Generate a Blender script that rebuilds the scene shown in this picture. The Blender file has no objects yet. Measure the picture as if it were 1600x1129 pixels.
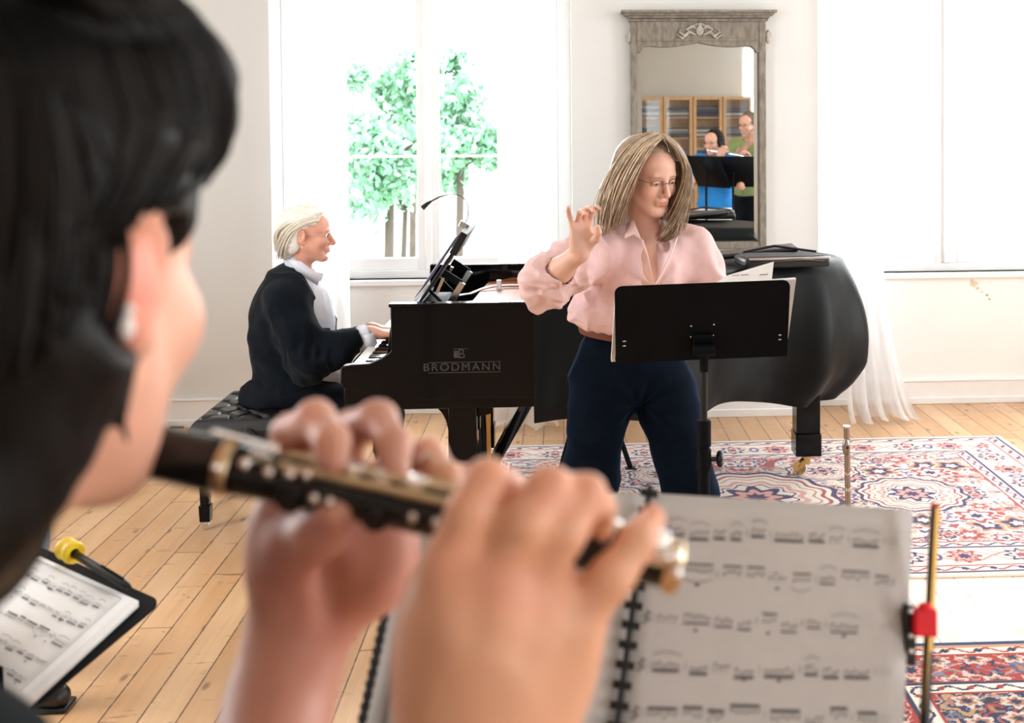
import bpy, bmesh, math, random
import numpy as np
from mathutils import Vector, Matrix, Euler, Quaternion

PI = math.pi
R_ = math.radians
scene = bpy.context.scene
COL = scene.collection

# ------------------------------------------------------------------ camera
FPX = 1900.0                     # focal length in pixels of a 1600 px wide frame
PPX, PPY = 977.0, 253.0          # principal point (the photo is an off-centre crop)
CAM_H = 1.70
CAM_R = (Matrix.Rotation(R_(-3.0), 3, 'Z') @ Matrix.Rotation(R_(90 - 1.66), 3, 'X')
         @ Matrix.Rotation(R_(-0.4), 3, 'Z'))
cam_d = bpy.data.cameras.new('camera')
cam = bpy.data.objects.new('camera', cam_d)
COL.objects.link(cam)
cam.matrix_world = Matrix.Translation((0, 0, CAM_H)) @ CAM_R.to_4x4()
cam_d.sensor_width = 36.0
cam_d.sensor_fit = 'HORIZONTAL'
cam_d.lens = FPX / 1600.0 * 36.0
cam_d.shift_x = (800.0 - PPX) / 1600.0
cam_d.shift_y = (PPY - 564.5) / 1600.0
cam_d.clip_start = 0.05
cam_d.clip_end = 300
cam_d.dof.use_dof = True
cam_d.dof.focus_distance = 4.1
cam_d.dof.aperture_fstop = 6.3
scene.camera = cam

# ------------------------------------------------------------------ daylight
world = bpy.data.worlds.new('overcast_sky')
scene.world = world
world.use_nodes = True
wn = world.node_tree
wn.nodes['Background'].inputs[0].default_value = (0.95, 0.975, 1.0, 1)
wn.nodes['Background'].inputs[1].default_value = 9.0
scene.view_settings.view_transform = 'Standard'
scene.view_settings.look = 'None'
scene.view_settings.exposure = 0.45
scene.view_settings.gamma = 1.0
scene.view_settings.use_curve_mapping = False
scene.cycles.use_denoising = True
scene.cycles.max_bounces = 8
scene.cycles.diffuse_bounces = 5
scene.cycles.glossy_bounces = 4
scene.cycles.transmission_bounces = 6
scene.cycles.transparent_max_bounces = 12
scene.cycles.caustics_reflective = False
scene.cycles.caustics_refractive = False
scene.cycles.sample_clamp_indirect = 8.0

WALL_Y = 7.05        # far wall, room side
NICHE_Y = 7.28       # window niche
BACK_Y = -7.0
LEFT_X, RIGHT_X = -3.1, 4.4
CEIL_Z = 3.35
WIN_X = (-0.80, 2.36)
WIN_HALF = 0.78
# openings in the camera-side wall and side walls: (wall, centre, half width, z0, z1)
PORTALS = []
def portal(name, loc, rot, sx, sy):
    L = bpy.data.lights.new(name, 'AREA')
    L.shape = 'RECTANGLE'; L.size = sx; L.size_y = sy
    L.cycles.is_portal = True
    o = bpy.data.objects.new(name, L)
    o.location = loc; o.rotation_euler = rot
    COL.objects.link(o)
for wx in WIN_X:
    portal('daylight_portal', (wx, NICHE_Y + 0.22, 2.0), (R_(-90), 0, 0), 2 * WIN_HALF, 2.4)
REAR_WINDOWS = (3.75,)
for wx in REAR_WINDOWS:
    portal('daylight_portal', (wx, BACK_Y - 0.05, 1.95), (R_(90), 0, 0), 1.2, 2.5)
LEFT_LIGHT_OPENINGS = (3.4,)  # unseen opening added to brighten the far wall
for wy in LEFT_LIGHT_OPENINGS:
    portal('daylight_portal', (LEFT_X - 0.05, wy, 1.95), (0, R_(-90), 0), 2.5, 1.3)
RIGHT_LIGHT_OPENINGS = (-2.5, 1.9, 4.9)  # out-of-view openings, added so more daylight reaches the far wall
for wy in RIGHT_LIGHT_OPENINGS:
    portal('daylight_portal', (RIGHT_X + 0.05, wy, 1.95), (0, R_(90), 0), 2.5, 1.3)

# ------------------------------------------------------------------ helpers
def ray(px, py):
    return CAM_R @ Vector(((px - PPX) / FPX, -(py - PPY) / FPX, -1.0))
def P(px, py, Y):
    """world point seen at pixel (px,py) that lies at world distance Y"""
    d = ray(px, py); d = d / d.y * Y
    return Vector((d.x, Y, CAM_H + d.z))
def PZ(px, py, z):
    d = ray(px, py); t = (z - CAM_H) / d.z
    return Vector((d.x * t, d.y * t, z))

def link(o):
    COL.objects.link(o); return o
def thing(name, label, cat, loc=(0, 0, 0), rz=0.0, group=None):
    o = bpy.data.objects.new(name, None)
    o.empty_display_size = 0.05
    o.location = loc; o.rotation_euler = (0, 0, rz)
    o['label'] = label; o['category'] = cat
    if group: o['group'] = group
    return link(o)
def tag(o, label, cat, group=None, kind=None):
    o['label'] = label; o['category'] = cat
    if group: o['group'] = group
    if kind: o['kind'] = kind
    return o
def struct(o):
    o['kind'] = 'structure'; return o
def dup(root, loc=None, rz=None, label=None, group=None):
    r = root.copy(); COL.objects.link(r)
    if loc is not None: r.location = loc
    if rz is not None: r.rotation_euler = (0, 0, rz)
    if label: r['label'] = label
    if group: r['group'] = group
    for ch in list(root.children):
        c = ch.copy(); COL.objects.link(c); c.parent = r
        for g in list(ch.children):
            d = g.copy(); COL.objects.link(d); d.parent = c
    return r

def frame(a, b, up=Vector((0, 0, 1))):
    """rotation whose z axis runs a->b"""
    z = (Vector(b) - Vector(a)).normalized()
    x = Vector(up).cross(z)
    if x.length < 1e-4: x = Vector((1, 0, 0)).cross(z)
    x.normalize(); y = z.cross(x)
    return Matrix((x, y, z)).transposed()

class MB:
    def __init__(s):
        s.v = []; s.f = []; s.c = []
        s.col = None
    def add(s, vs, fs):
        b = len(s.v)
        s.v += [tuple(v) for v in vs]
        s.f += [tuple(i + b for i in f) for f in fs]
        if s.col is not None or s.c:
            while len(s.c) < b: s.c.append((1, 1, 1))
            s.c += [s.col or (1, 1, 1)] * len(vs)
        return s
    def box(s, c, size, rot=None):
        hx, hy, hz = [q / 2 for q in size]
        vs = [Vector((x * hx, y * hy, z * hz)) for x in (-1, 1) for y in (-1, 1) for z in (-1, 1)]
        if rot is not None: vs = [rot @ v for v in vs]
        c = Vector(c)
        s.add([v + c for v in vs], [(0, 1, 3, 2), (4, 6, 7, 5), (0, 4, 5, 1), (2, 3, 7, 6), (0, 2, 6, 4), (1, 5, 7, 3)])
        return s
    def bx(s, x0, x1, y0, y1, z0, z1):
        return s.box(((x0 + x1) / 2, (y0 + y1) / 2, (z0 + z1) / 2), (x1 - x0, y1 - y0, z1 - z0))
    def beam(s, a, b, w, h, up=(0, 0, 1)):
        a, b = Vector(a), Vector(b)
        return s.box((a + b) / 2, (w, h, (b - a).length), frame(a, b, Vector(up)))
    def tube(s, pts, r, n=12, cap=True, flat=1.0, up=(0, 0, 1)):
        pts = [Vector(p) for p in pts]
        m = len(pts)
        rr = [r] * m if isinstance(r, (int, float)) else list(r)
        vs = []
        prev = None
        for i, p in enumerate(pts):
            a = pts[max(i - 1, 0)]; b = pts[min(i + 1, m - 1)]
            z = (b - a).normalized()
            if prev is None:
                F = frame(a, b, Vector(up)); x = F.col[0]
            else:
                x = prev - z * prev.dot(z)
                if x.length < 1e-6: x = frame(a, b).col[0]
            x = x.normalized(); prev = x.copy(); y = z.cross(x)
            for k in range(n):
                t = 2 * PI * k / n
                vs.append(p + x * math.cos(t) * rr[i] + y * math.sin(t) * rr[i] * flat)
        fs = [(i * n + k, i * n + (k + 1) % n, (i + 1) * n + (k + 1) % n, (i + 1) * n + k)
              for i in range(m - 1) for k in range(n)]
        if cap:
            fs.append(tuple(range(n - 1, -1, -1)))
            fs.append(tuple((m - 1) * n + k for k in range(n)))
        return s.add(vs, fs)
    def cyl(s, a, b, r, r2=None, n=24):
        return s.tube([a, b], [r, r if r2 is None else r2], n)
    def lathe(s, prof, M=None, n=32, cap=True):
        """prof: list of (r, z); M maps local to world"""
        M = M or Matrix.Identity(4)
        vs = [M @ Vector((r * math.cos(2 * PI * k / n), r * math.sin(2 * PI * k / n), z)) for r, z in prof for k in range(n)]
        m = len(prof)
        fs = [(i * n + k, i * n + (k + 1) % n, (i + 1) * n + (k + 1) % n, (i + 1) * n + k)
              for i in range(m - 1) for k in range(n)]
        if cap:
            fs.append(tuple(range(n - 1, -1, -1)))
            fs.append(tuple((m - 1) * n + k for k in range(n)))
        return s.add(vs, fs)
    def ell(s, c, r, rot=None, nu=20, nv=12):
        c = Vector(c)
        if isinstance(r, (int, float)): r = (r, r, r)
        vs = []
        for j in range(1, nv):
            th = PI * j / nv
            for i in range(nu):
                ph = 2 * PI * i / nu
                v = Vector((r[0] * math.sin(th) * math.cos(ph), r[1] * math.sin(th) * math.sin(ph), r[2] * math.cos(th)))
                vs.append(v)
        vs.append(Vector((0, 0, r[2]))); vs.append(Vector((0, 0, -r[2])))
        if rot is not None: vs = [rot @ v for v in vs]
        fs = [(j * nu + i, (j + 1) * nu + i, (j + 1) * nu + (i + 1) % nu, j * nu + (i + 1) % nu)
              for j in range(nv - 2) for i in range(nu)]
        t = (nv - 1) * nu
        fs += [(t, i, (i + 1) % nu) for i in range(nu)]
        fs += [(t + 1, (nv - 2) * nu + (i + 1) % nu, (nv - 2) * nu + i) for i in range(nu)]
        return s.add([v + c for v in vs], fs)
    def prism(s, poly, M, d0, d1):
        """poly: list of (x,y) in M's plane, extruded along M's z from d0 to d1"""
        n = len(poly)
        vs = [M @ Vector((x, y, d0)) for x, y in poly] + [M @ Vector((x, y, d1)) for x, y in poly]
        fs = [tuple(range(n - 1, -1, -1)), tuple(range(n, 2 * n))]
        fs += [(i, (i + 1) % n, n + (i + 1) % n, n + i) for i in range(n)]
        return s.add(vs, fs)
    def grid(s, fn, nu, nv, wrap=False):
        vs = [fn(i / (nu if wrap else nu - 1), j / (nv - 1)) for j in range(nv) for i in range(nu)]
        m = nu if wrap else nu - 1
        fs = [(j * nu + i, j * nu + (i + 1) % nu, (j + 1) * nu + (i + 1) % nu, (j + 1) * nu + i)
              for j in range(nv - 1) for i in range(m)]
        return s.add(vs, fs)
    def build(s, name, mat, parent=None, bevel=0.0, solid=0.0, sub=0, flat=False, sharp=38, seg=2):
        me = bpy.data.meshes.new(name)
        off = Vector((0, 0, 0))
        p = parent
        while p is not None:
            off += p.location; p = p.parent
        me.from_pydata([(x - off.x, y - off.y, z - off.z) for x, y, z in s.v], [], s.f)
        if s.c:
            while len(s.c) < len(s.v): s.c.append((1, 1, 1))
            at = me.color_attributes.new('Col', 'FLOAT_COLOR', 'POINT')
            at.data.foreach_set('color', np.hstack([np.array(s.c, dtype=np.float32), np.ones((len(s.c), 1), np.float32)]).ravel())
        return finish(name, me, mat, parent, bevel, solid, sub, flat, sharp, seg)

def finish(name, me, mat, parent=None, bevel=0.0, solid=0.0, sub=0, flat=False, sharp=38, seg=2):
    bm = bmesh.new(); bm.from_mesh(me)
    bmesh.ops.recalc_face_normals(bm, faces=bm.faces)
    if not flat:
        lim = R_(sharp)
        for f in bm.faces: f.smooth = True
        for e in bm.edges:
            if len(e.link_faces) == 2 and e.calc_face_angle(0) > lim: e.smooth = False
    bm.to_mesh(me); bm.free()
    me.materials.append(mat)
    o = bpy.data.objects.new(name, me)
    COL.objects.link(o)
    if parent is not None: o.parent = parent
    if solid:
        m = o.modifiers.new('thick', 'SOLIDIFY'); m.thickness = solid; m.offset = 0
    if bevel:
        m = o.modifiers.new('bev', 'BEVEL'); m.width = bevel; m.segments = seg; m.limit_method = 'ANGLE'; m.angle_limit = R_(40)
        m.harden_normals = False
    if sub:
        m = o.modifiers.new('sub', 'SUBSURF'); m.levels = sub; m.render_levels = sub
    return o

def fast_mesh(name, V, F, mat, parent=None, cols=None, smooth=True):
    """V (n,3) world coords, F (m,4) or (m,3)"""
    off = Vector((0, 0, 0)); p = parent
    while p is not None:
        off += p.location; p = p.parent
    V = np.asarray(V, np.float32) - np.array(off, np.float32)
    F = np.asarray(F, np.int32); k = F.shape[1]
    me = bpy.data.meshes.new(name)
    me.vertices.add(len(V)); me.vertices.foreach_set('co', V.ravel())
    me.loops.add(F.size); me.loops.foreach_set('vertex_index', F.ravel())
    me.polygons.add(len(F)); me.polygons.foreach_set('loop_start', np.arange(0, F.size, k, dtype=np.int32))
    try: me.polygons.foreach_set('loop_total', np.full(len(F), k, np.int32))
    except Exception: pass
    me.update(calc_edges=True); me.validate()
    me.polygons.foreach_set('use_smooth', np.full(len(me.polygons), smooth, bool))
    if cols is not None:
        at = me.color_attributes.new('Col', 'FLOAT_COLOR', 'POINT')
        c = np.ones((len(V), 4), np.float32); c[:, :3] = cols
        at.data.foreach_set('color', c.ravel())
    me.materials.append(mat)
    o = bpy.data.objects.new(name, me); COL.objects.link(o)
    if parent is not None: o.parent = parent
    return o

# ---- numpy noise
_rng = np.random.RandomState(7)
_tab = _rng.rand(64, 64, 64).astype(np.float32)
def vnoise(p, sc=1.0, seed=0):
    q = p * sc + seed * 17.13
    i = np.floor(q).astype(int); f = (q - i); f = f * f * (3 - 2 * f)
    r = 0
    for dx in (0, 1):
        for dy in (0, 1):
            for dz in (0, 1):
                w = (f[:, 0] if dx else 1 - f[:, 0]) * (f[:, 1] if dy else 1 - f[:, 1]) * (f[:, 2] if dz else 1 - f[:, 2])
                r = r + w * _tab[(i[:, 0] + dx) % 64, (i[:, 1] + dy) % 64, (i[:, 2] + dz) % 64]
    return r * 2 - 1
def fbm(p, sc, n=3, seed=0):
    return sum(vnoise(p, sc * 2 ** k, seed + k) / 2 ** k for k in range(n))

# ---- smooth-union solids, surfaced as one continuous mesh
def _seg(p, a, b, ra, rb):
    ab = b - a; L = max(float(ab @ ab), 1e-9)
    t = np.clip(((p - a) @ ab) / L, 0, 1)
    return np.linalg.norm(p - a - t[..., None] * ab, axis=-1) - (ra + (rb - ra) * t)
class Solid:
    def __init__(s, M=None):
        s.p = []; s.M = M or Matrix.Identity(4)
        s.sc = s.M.to_scale().x
    def _w(s, v): return np.array(s.M @ Vector(v), float)
    def cap(s, a, b, ra, rb=None, k=.01, sub=False):
        rb = ra if rb is None else rb
        a, b = s._w(a), s._w(b); ra *= s.sc; rb *= s.sc; k *= s.sc
        m = max(ra, rb)
        lo = np.minimum(a, b) - m; hi = np.maximum(a, b) + m
        s.p.append((lambda q: _seg(q, a, b, ra, rb), lo, hi, k, sub)); return s
    def chain(s, pts, rs, k=.01, sub=False):
        for i in range(len(pts) - 1): s.cap(pts[i], pts[i + 1], rs[i], rs[i + 1], k, sub)
        return s
    def ell(s, c, r, rot=None, k=.01, sub=False):
        Rm = s.M.to_3x3().normalized() @ (rot if rot is not None else Matrix.Identity(3))
        A = np.array(Rm, float); c = s._w(c); r = np.array(r, float) * s.sc; k *= s.sc
        def f(q):
            l = (q - c) @ A
            k0 = np.linalg.norm(l / r, axis=-1); k1 = np.linalg.norm(l / (r * r), axis=-1) + 1e-9
            return k0 * (k0 - 1) / k1
        e = np.abs(A) @ r
        s.p.append((f, c - e, c + e, k, sub)); return s
    def box(s, c, h, rot=None, rad=.01, k=.01, sub=False):
        Rm = s.M.to_3x3().normalized() @ (rot if rot is not None else Matrix.Identity(3))
        A = np.array(Rm, float); c = s._w(c); h = np.array(h, float) * s.sc; rad *= s.sc; k *= s.sc
        def f(q):
            l = np.abs((q - c) @ A) - (h - rad)
            return np.linalg.norm(np.maximum(l, 0), axis=-1) + np.minimum(l.max(axis=-1), 0) - rad
        e = np.abs(A) @ h
        s.p.append((f, c - e, c + e, k, sub)); return s
    def mesh(s, h, lo=None, hi=None):
        plo = np.min([q[1] for q in s.p if not q[4]], axis=0) - 3 * h
        phi = np.max([q[2] for q in s.p if not q[4]], axis=0) + 3 * h
        if lo is not None: plo = np.maximum(plo, lo)
        if hi is not None: phi = np.minimum(phi, hi)
        n = np.ceil((phi - plo) / h).astype(int) + 1
        D = np.full(n, 0.2, np.float32)
        ax = [plo[i] + h * np.arange(n[i]) for i in range(3)]
        for f, a, b, k, sub in s.p:
            mg = k + 3 * h
            i0 = np.maximum(np.floor((a - mg - plo) / h).astype(int), 0)
            i1 = np.minimum(np.ceil((b + mg - plo) / h).astype(int) + 1, n)
            if np.any(i1 <= i0): continue
            step = max(1, int(2e6 // max(1, (i1[1] - i0[1]) * (i1[2] - i0[2]))))
            for x0 in range(i0[0], i1[0], step):
                x1 = min(x0 + step, i1[0])
                g = np.stack(np.meshgrid(ax[0][x0:x1], ax[1][i0[1]:i1[1]], ax[2][i0[2]:i1[2]], indexing='ij'), -1)
                d = f(g); o = D[x0:x1, i0[1]:i1[1], i0[2]:i1[2]]
                kk = max(k, 1e-6)
                if sub:
                    d = -d; hh = np.clip(.5 - .5 * (d - o) / kk, 0, 1) ; hh = 1 - hh
                    r = o * (1 - hh) + d * hh + kk * hh * (1 - hh)
                else:
                    hh = np.clip(.5 + .5 * (o - d) / kk, 0, 1)
                    r = o * (1 - hh) + d * hh - kk * hh * (1 - hh)
                D[x0:x1, i0[1]:i1[1], i0[2]:i1[2]] = r
        return surface(D, plo, h)
def surface(D, lo, h):
    S = D < 0
    n = np.array(D.shape) - 1
    c = np.zeros(n, np.int8)
    for i in (0, 1):
        for j in (0, 1):
            for k in (0, 1):
                c += S[i:i + n[0], j:j + n[1], k:k + n[2]]
    act = (c > 0) & (c < 8)
    idx = np.full(n, -1, np.int32)
    A = np.argwhere(act); idx[act] = np.arange(len(A))
    acc = np.zeros((len(A), 3)); cnt = np.zeros(len(A))
    cor = [(i, j, k) for i in (0, 1) for j in (0, 1) for k in (0, 1)]
    for a in cor:
        for ax in range(3):
            if a[ax]: continue
            b = list(a); b[ax] = 1
            da = D[A[:, 0] + a[0], A[:, 1] + a[1], A[:, 2] + a[2]].astype(float)
            db = D[A[:, 0] + b[0], A[:, 1] + b[1], A[:, 2] + b[2]].astype(float)
            x = (da < 0) != (db < 0)
            t = np.where(x, da / np.where(np.abs(da - db) < 1e-12, 1, da - db), 0)
            p = np.array(a, float)[None].repeat(len(A), 0); p[:, ax] = t
            acc += p * x[:, None]; cnt += x
    V = lo + h * (A + acc / np.maximum(cnt, 1)[:, None])
    F = []
    for ax in range(3):
        u, v = (ax + 1) % 3, (ax + 2) % 3
        sl0 = [slice(1, n[i]) for i in range(3)]; sl0[ax] = slice(0, n[ax])
        sl1 = list(sl0); sl1[ax] = slice(1, n[ax] + 1)
        s0 = S[tuple(sl0)]; s1 = S[tuple(sl1)]
        for flip, m in ((False, s0 & ~s1), (True, ~s0 & s1)):
            E = np.argwhere(m)
            if not len(E): continue
            off = np.ones(3, int); off[ax] = 0
            E = E + off
            def g(du, dv):
                q = E.copy(); q[:, u] -= du; q[:, v] -= dv
                return idx[q[:, 0], q[:, 1], q[:, 2]]
            quad = np.stack([g(1, 1), g(0, 1), g(0, 0), g(1, 0)], 1)
            if flip: quad = quad[:, ::-1]
            F.append(quad)
    F = np.vstack(F); F = F[(F >= 0).all(1)]
    return V, F
def vnormals(V, F):
    a = V[F[:, 2]] - V[F[:, 0]]; b = V[F[:, 3]] - V[F[:, 1]]
    fn = np.cross(a, b); N = np.zeros_like(V)
    for i in range(4): np.add.at(N, F[:, i], fn)
    return N / (np.linalg.norm(N, axis=1, keepdims=True) + 1e-12)
def relax(V, F, it=2, w=.5):
    for _ in range(it):
        S = np.zeros_like(V); c = np.zeros(len(V))
        for i in range(4):
            a, b = F[:, i], F[:, (i + 1) % 4]
            np.add.at(S, a, V[b]); np.add.at(S, b, V[a]); np.add.at(c, a, 1); np.add.at(c, b, 1)
        V = V * (1 - w) + w * S / np.maximum(c, 1)[:, None]
    return V

# ------------------------------------------------------------------ materials
def srgb(r, g, b):
    return tuple(((c / 255) / 12.92 if c / 255 <= .04045 else ((c / 255 + .055) / 1.055) ** 2.4) for c in (r, g, b))
class NT:
    def __init__(s, name):
        s.m = bpy.data.materials.new(name); s.m.use_nodes = True
        s.t = s.m.node_tree; s.b = s.t.nodes['Principled BSDF']; s.out = s.t.nodes['Material Output']
    def n(s, t, **kw):
        q = s.t.nodes.new(t)
        for k, v in kw.items():
            if k.startswith('i_'):
                key = k[2:]; key = int(key) if key.isdigit() else key.replace('_', ' ')
                q.inputs[key].default_value = v
            else: setattr(q, k, v)
        return q
    def l(s, a, b): s.t.links.new(a, b)
    def math(s, op, a, b=None, c=None):
        q = s.n('ShaderNodeMath', operation=op)
        for i, x in enumerate((a, b, c)):
            if x is None: continue
            if isinstance(x, (int, float)): q.inputs[i].default_value = x
            else: s.l(x, q.inputs[i])
        return q.outputs[0]
    def mix(s, fac, a, b, mode='MIX'):
        q = s.n('ShaderNodeMix', data_type='RGBA', blend_type=mode)
        for i, x in ((0, fac), (6, a), (7, b)):
            if isinstance(x, (int, float)): q.inputs[i].default_value = x
            elif isinstance(x, tuple): q.inputs[i].default_value = x if len(x) == 4 else x + (1,)
            else: s.l(x, q.inputs[i])
        return q.outputs[2]
    def ramp(s, fac, stops):
        q = s.n('ShaderNodeValToRGB'); cr = q.color_ramp
        while len(cr.elements) < len(stops): cr.elements.new(.5)
        for e, (p, c) in zip(cr.elements, stops):
            e.position = p; e.color = (c if isinstance(c, tuple) else (c, c, c)) + (1,)
        s.l(fac, q.inputs[0]); return q.outputs[0]
    def bump(s, h, strength=.3, dist=.01):
        q = s.n('ShaderNodeBump'); q.inputs['Strength'].default_value = strength; q.inputs['Distance'].default_value = dist
        s.l(h, q.inputs['Height']); s.l(q.outputs[0], s.b.inputs['Normal'])
    def coord(s, which='Object', scale=(1, 1, 1)):
        c = s.n('ShaderNodeTexCoord'); m = s.n('ShaderNodeMapping'); m.inputs['Scale'].default_value = scale
        s.l(c.outputs[which], m.inputs[0]); return m.outputs[0]
    def noise(s, vec, scale=5, detail=3, rough=.55):
        q = s.n('ShaderNodeTexNoise'); q.inputs['Scale'].default_value = scale
        q.inputs['Detail'].default_value = detail; q.inputs['Roughness'].default_value = rough
        s.l(vec, q.inputs['Vector']); return q.outputs['Fac']
def mat(name, col, rough=.5, metal=0.0, var=.06, vscale=12, bump=0.0, bscale=60, bdist=.002, spec=.5, sheen=0.0, sss=0.0,
        coat=0.0, trans=0.0, alpha=1.0, attr=False, emit=0.0, stretch=(1, 1, 1), stint=None):
    t = NT(name); b = t.b
    co = t.coord('Object', stretch)
    nz = t.noise(co, vscale)
    c = col if len(col) == 3 else col[:3]
    lo = tuple(x * (1 - var) for x in c); hi = tuple(min(1, x * (1 + var)) for x in c)
    cc = t.ramp(nz, [(.3, lo), (.7, hi)])
    if attr:
        a = t.n('ShaderNodeAttribute'); a.attribute_name = 'Col'
        cc = t.mix(1.0, cc, a.outputs['Color'], 'MULTIPLY')
    t.l(cc, b.inputs['Base Color'])
    b.inputs['Roughness'].default_value = rough; b.inputs['Metallic'].default_value = metal
    b.inputs['Specular IOR Level'].default_value = spec
    if sheen: b.inputs['Sheen Weight'].default_value = sheen
    if stint: b.inputs['Sheen Tint'].default_value = stint + (1,)
    if coat: b.inputs['Coat Weight'].default_value = coat; b.inputs['Coat Roughness'].default_value = .05
    if sss:
        b.inputs['Subsurface Weight'].default_value = sss; b.inputs['Subsurface Radius'].default_value = (1, .35, .2)
        b.inputs['Subsurface Scale'].default_value = .012
    if alpha < 1: b.inputs['Alpha'].default_value = alpha
    if bump: t.bump(t.noise(co, bscale, 4), bump, bdist)
    if emit:
        b.inputs['Emission Color'].default_value = c + (1,); b.inputs['Emission Strength'].default_value = emit
    if trans:
        tl = t.n('ShaderNodeBsdfTranslucent'); t.l(cc, tl.inputs[0])
        mx = t.n('ShaderNodeMixShader'); mx.inputs[0].default_value = trans
        t.l(b.outputs[0], mx.inputs[1]); t.l(tl.outputs[0], mx.inputs[2]); t.l(mx.outputs[0], t.out.inputs[0])
    return t.m
M = {}
M['wall'] = mat('wall_plaster', (.745, .745, .73), .85, var=.02, vscale=1.5, bump=.15, bscale=40)
M['niche'] = mat('white_paint', (.86, .86, .85), .55, var=.02, vscale=3)
M['trim'] = mat('white_gloss_paint', (.85, .85, .85), .35, var=.02)
M['ceil'] = mat('ceiling_paint', (.85, .84, .82), .9, var=.01)
M['lacquer'] = mat('black_lacquer', (.0025, .003, .004), .08, var=.2, spec=.2)
M['black'] = mat('black_matte_metal', (.004, .005, .0065), .5, var=.15, spec=.07)
M['blackplastic'] = mat('black_plastic', (.008, .008, .009), .35, var=.1, spec=.35)
M['leather'] = mat('black_leather', (.007, .007, .008), .30, var=.2, spec=.45, bump=.25, bscale=220, bdist=.001)
M['cloth_black'] = mat('black_cover_cloth', (.0022, .0036, .0038), .5, var=.25, vscale=5, bump=.2, bscale=300, bdist=.001, spec=.2)
M['gold'] = mat('brass', (.62, .42, .16), .25, 1.0, var=.08)
M['silver'] = mat('silver', (.80, .79, .77), .18, 1.0, var=.05)
M['chrome'] = mat('chrome', (.75, .75, .76), .12, 1.0, var=.03)
M['paper'] = mat('white_paper', (.84, .83, .82), .75, var=.02, trans=.12)
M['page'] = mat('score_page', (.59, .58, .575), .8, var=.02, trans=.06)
M['ink'] = mat('black_ink', (.03, .03, .035), .8, var=.05)
M['inkgrey'] = mat('grey_ink', (.30, .30, .31), .8, var=.05)
M['jeans'] = mat('dark_denim', (.0020, .0042, .0085), .85, var=.25, vscale=30, bump=.3, bscale=500, bdist=.001, spec=.06, sheen=.12, stint=(.12, .35, .9))
M['pink'] = mat('pink_linen', (.80, .56, .55), .8, var=.06, vscale=25, bump=.25, bscale=420, bdist=.001, sheen=.1)
M['navy'] = mat('navy_knit', (.0035, .006, .010), .9, var=.2, vscale=30, bump=.35, bscale=380, bdist=.0015, spec=.1, sheen=.05)
M['shirt'] = mat('lilac_white_shirt', (.70, .72, .80), .75, var=.05, vscale=30, bump=.2, bscale=300, bdist=.001)
M['trouser'] = mat('dark_trousers', (.003, .0045, .008), .8, var=.2, vscale=20, spec=.15)
M['skin'] = mat('skin', (.78, .50, .385), .45, var=.08, vscale=18, bump=.15, bscale=160, bdist=.001, sss=.08, attr=True)
M['eye'] = mat('eye_white', (.75, .72, .70), .15, var=.02)
M['iris'] = mat('iris', (.05, .07, .08), .1, var=.1)
M['hair_white'] = mat('white_hair', (.80, .77, .70), .55, var=.1, vscale=60, attr=True, bump=.5, bscale=120, bdist=.003)
M['hair_blond'] = mat('ash_blond_hair', (.40, .30, .205), .34, var=.3, vscale=40, attr=True)
M['hair_dark'] = mat('dark_brown_hair', (.0036, .0034, .0034), .55, var=.35, vscale=20, attr=True, spec=.22)
M['frame_wood'] = mat('weathered_grey_wood', (.245, .215, .175), .75, var=.35, vscale=14, bump=.4, bscale=40, bdist=.004, stretch=(3, 3, 1))
M['carving'] = mat('pale_carving', (.45, .42, .37), .7, var=.3, vscale=60)
M['pine'] = mat('pine_wood', (.72, .47, .25), .5, var=.15, vscale=8, stretch=(6, 6, 1))
M['plate'] = mat('cast_plate_bronze', (.26, .075, .025), .4, 0.2, var=.12)
M['felt'] = mat('red_felt', (.45, .08, .06), .9)
M['yellow'] = mat('yellow_rubber', (.90, .62, .02), .45)
M['red'] = mat('red_plastic', (.80, .005, .02), .5)
M['pencilyellow'] = mat('pencil_yellow', (.85, .50, .03), .35)
M['lips'] = M['skin']
M['wallet'] = mat('case_lining', (.02, .02, .022), .6)
M['ivory'] = mat('white_keys', (.85, .84, .80), .2)
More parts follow.
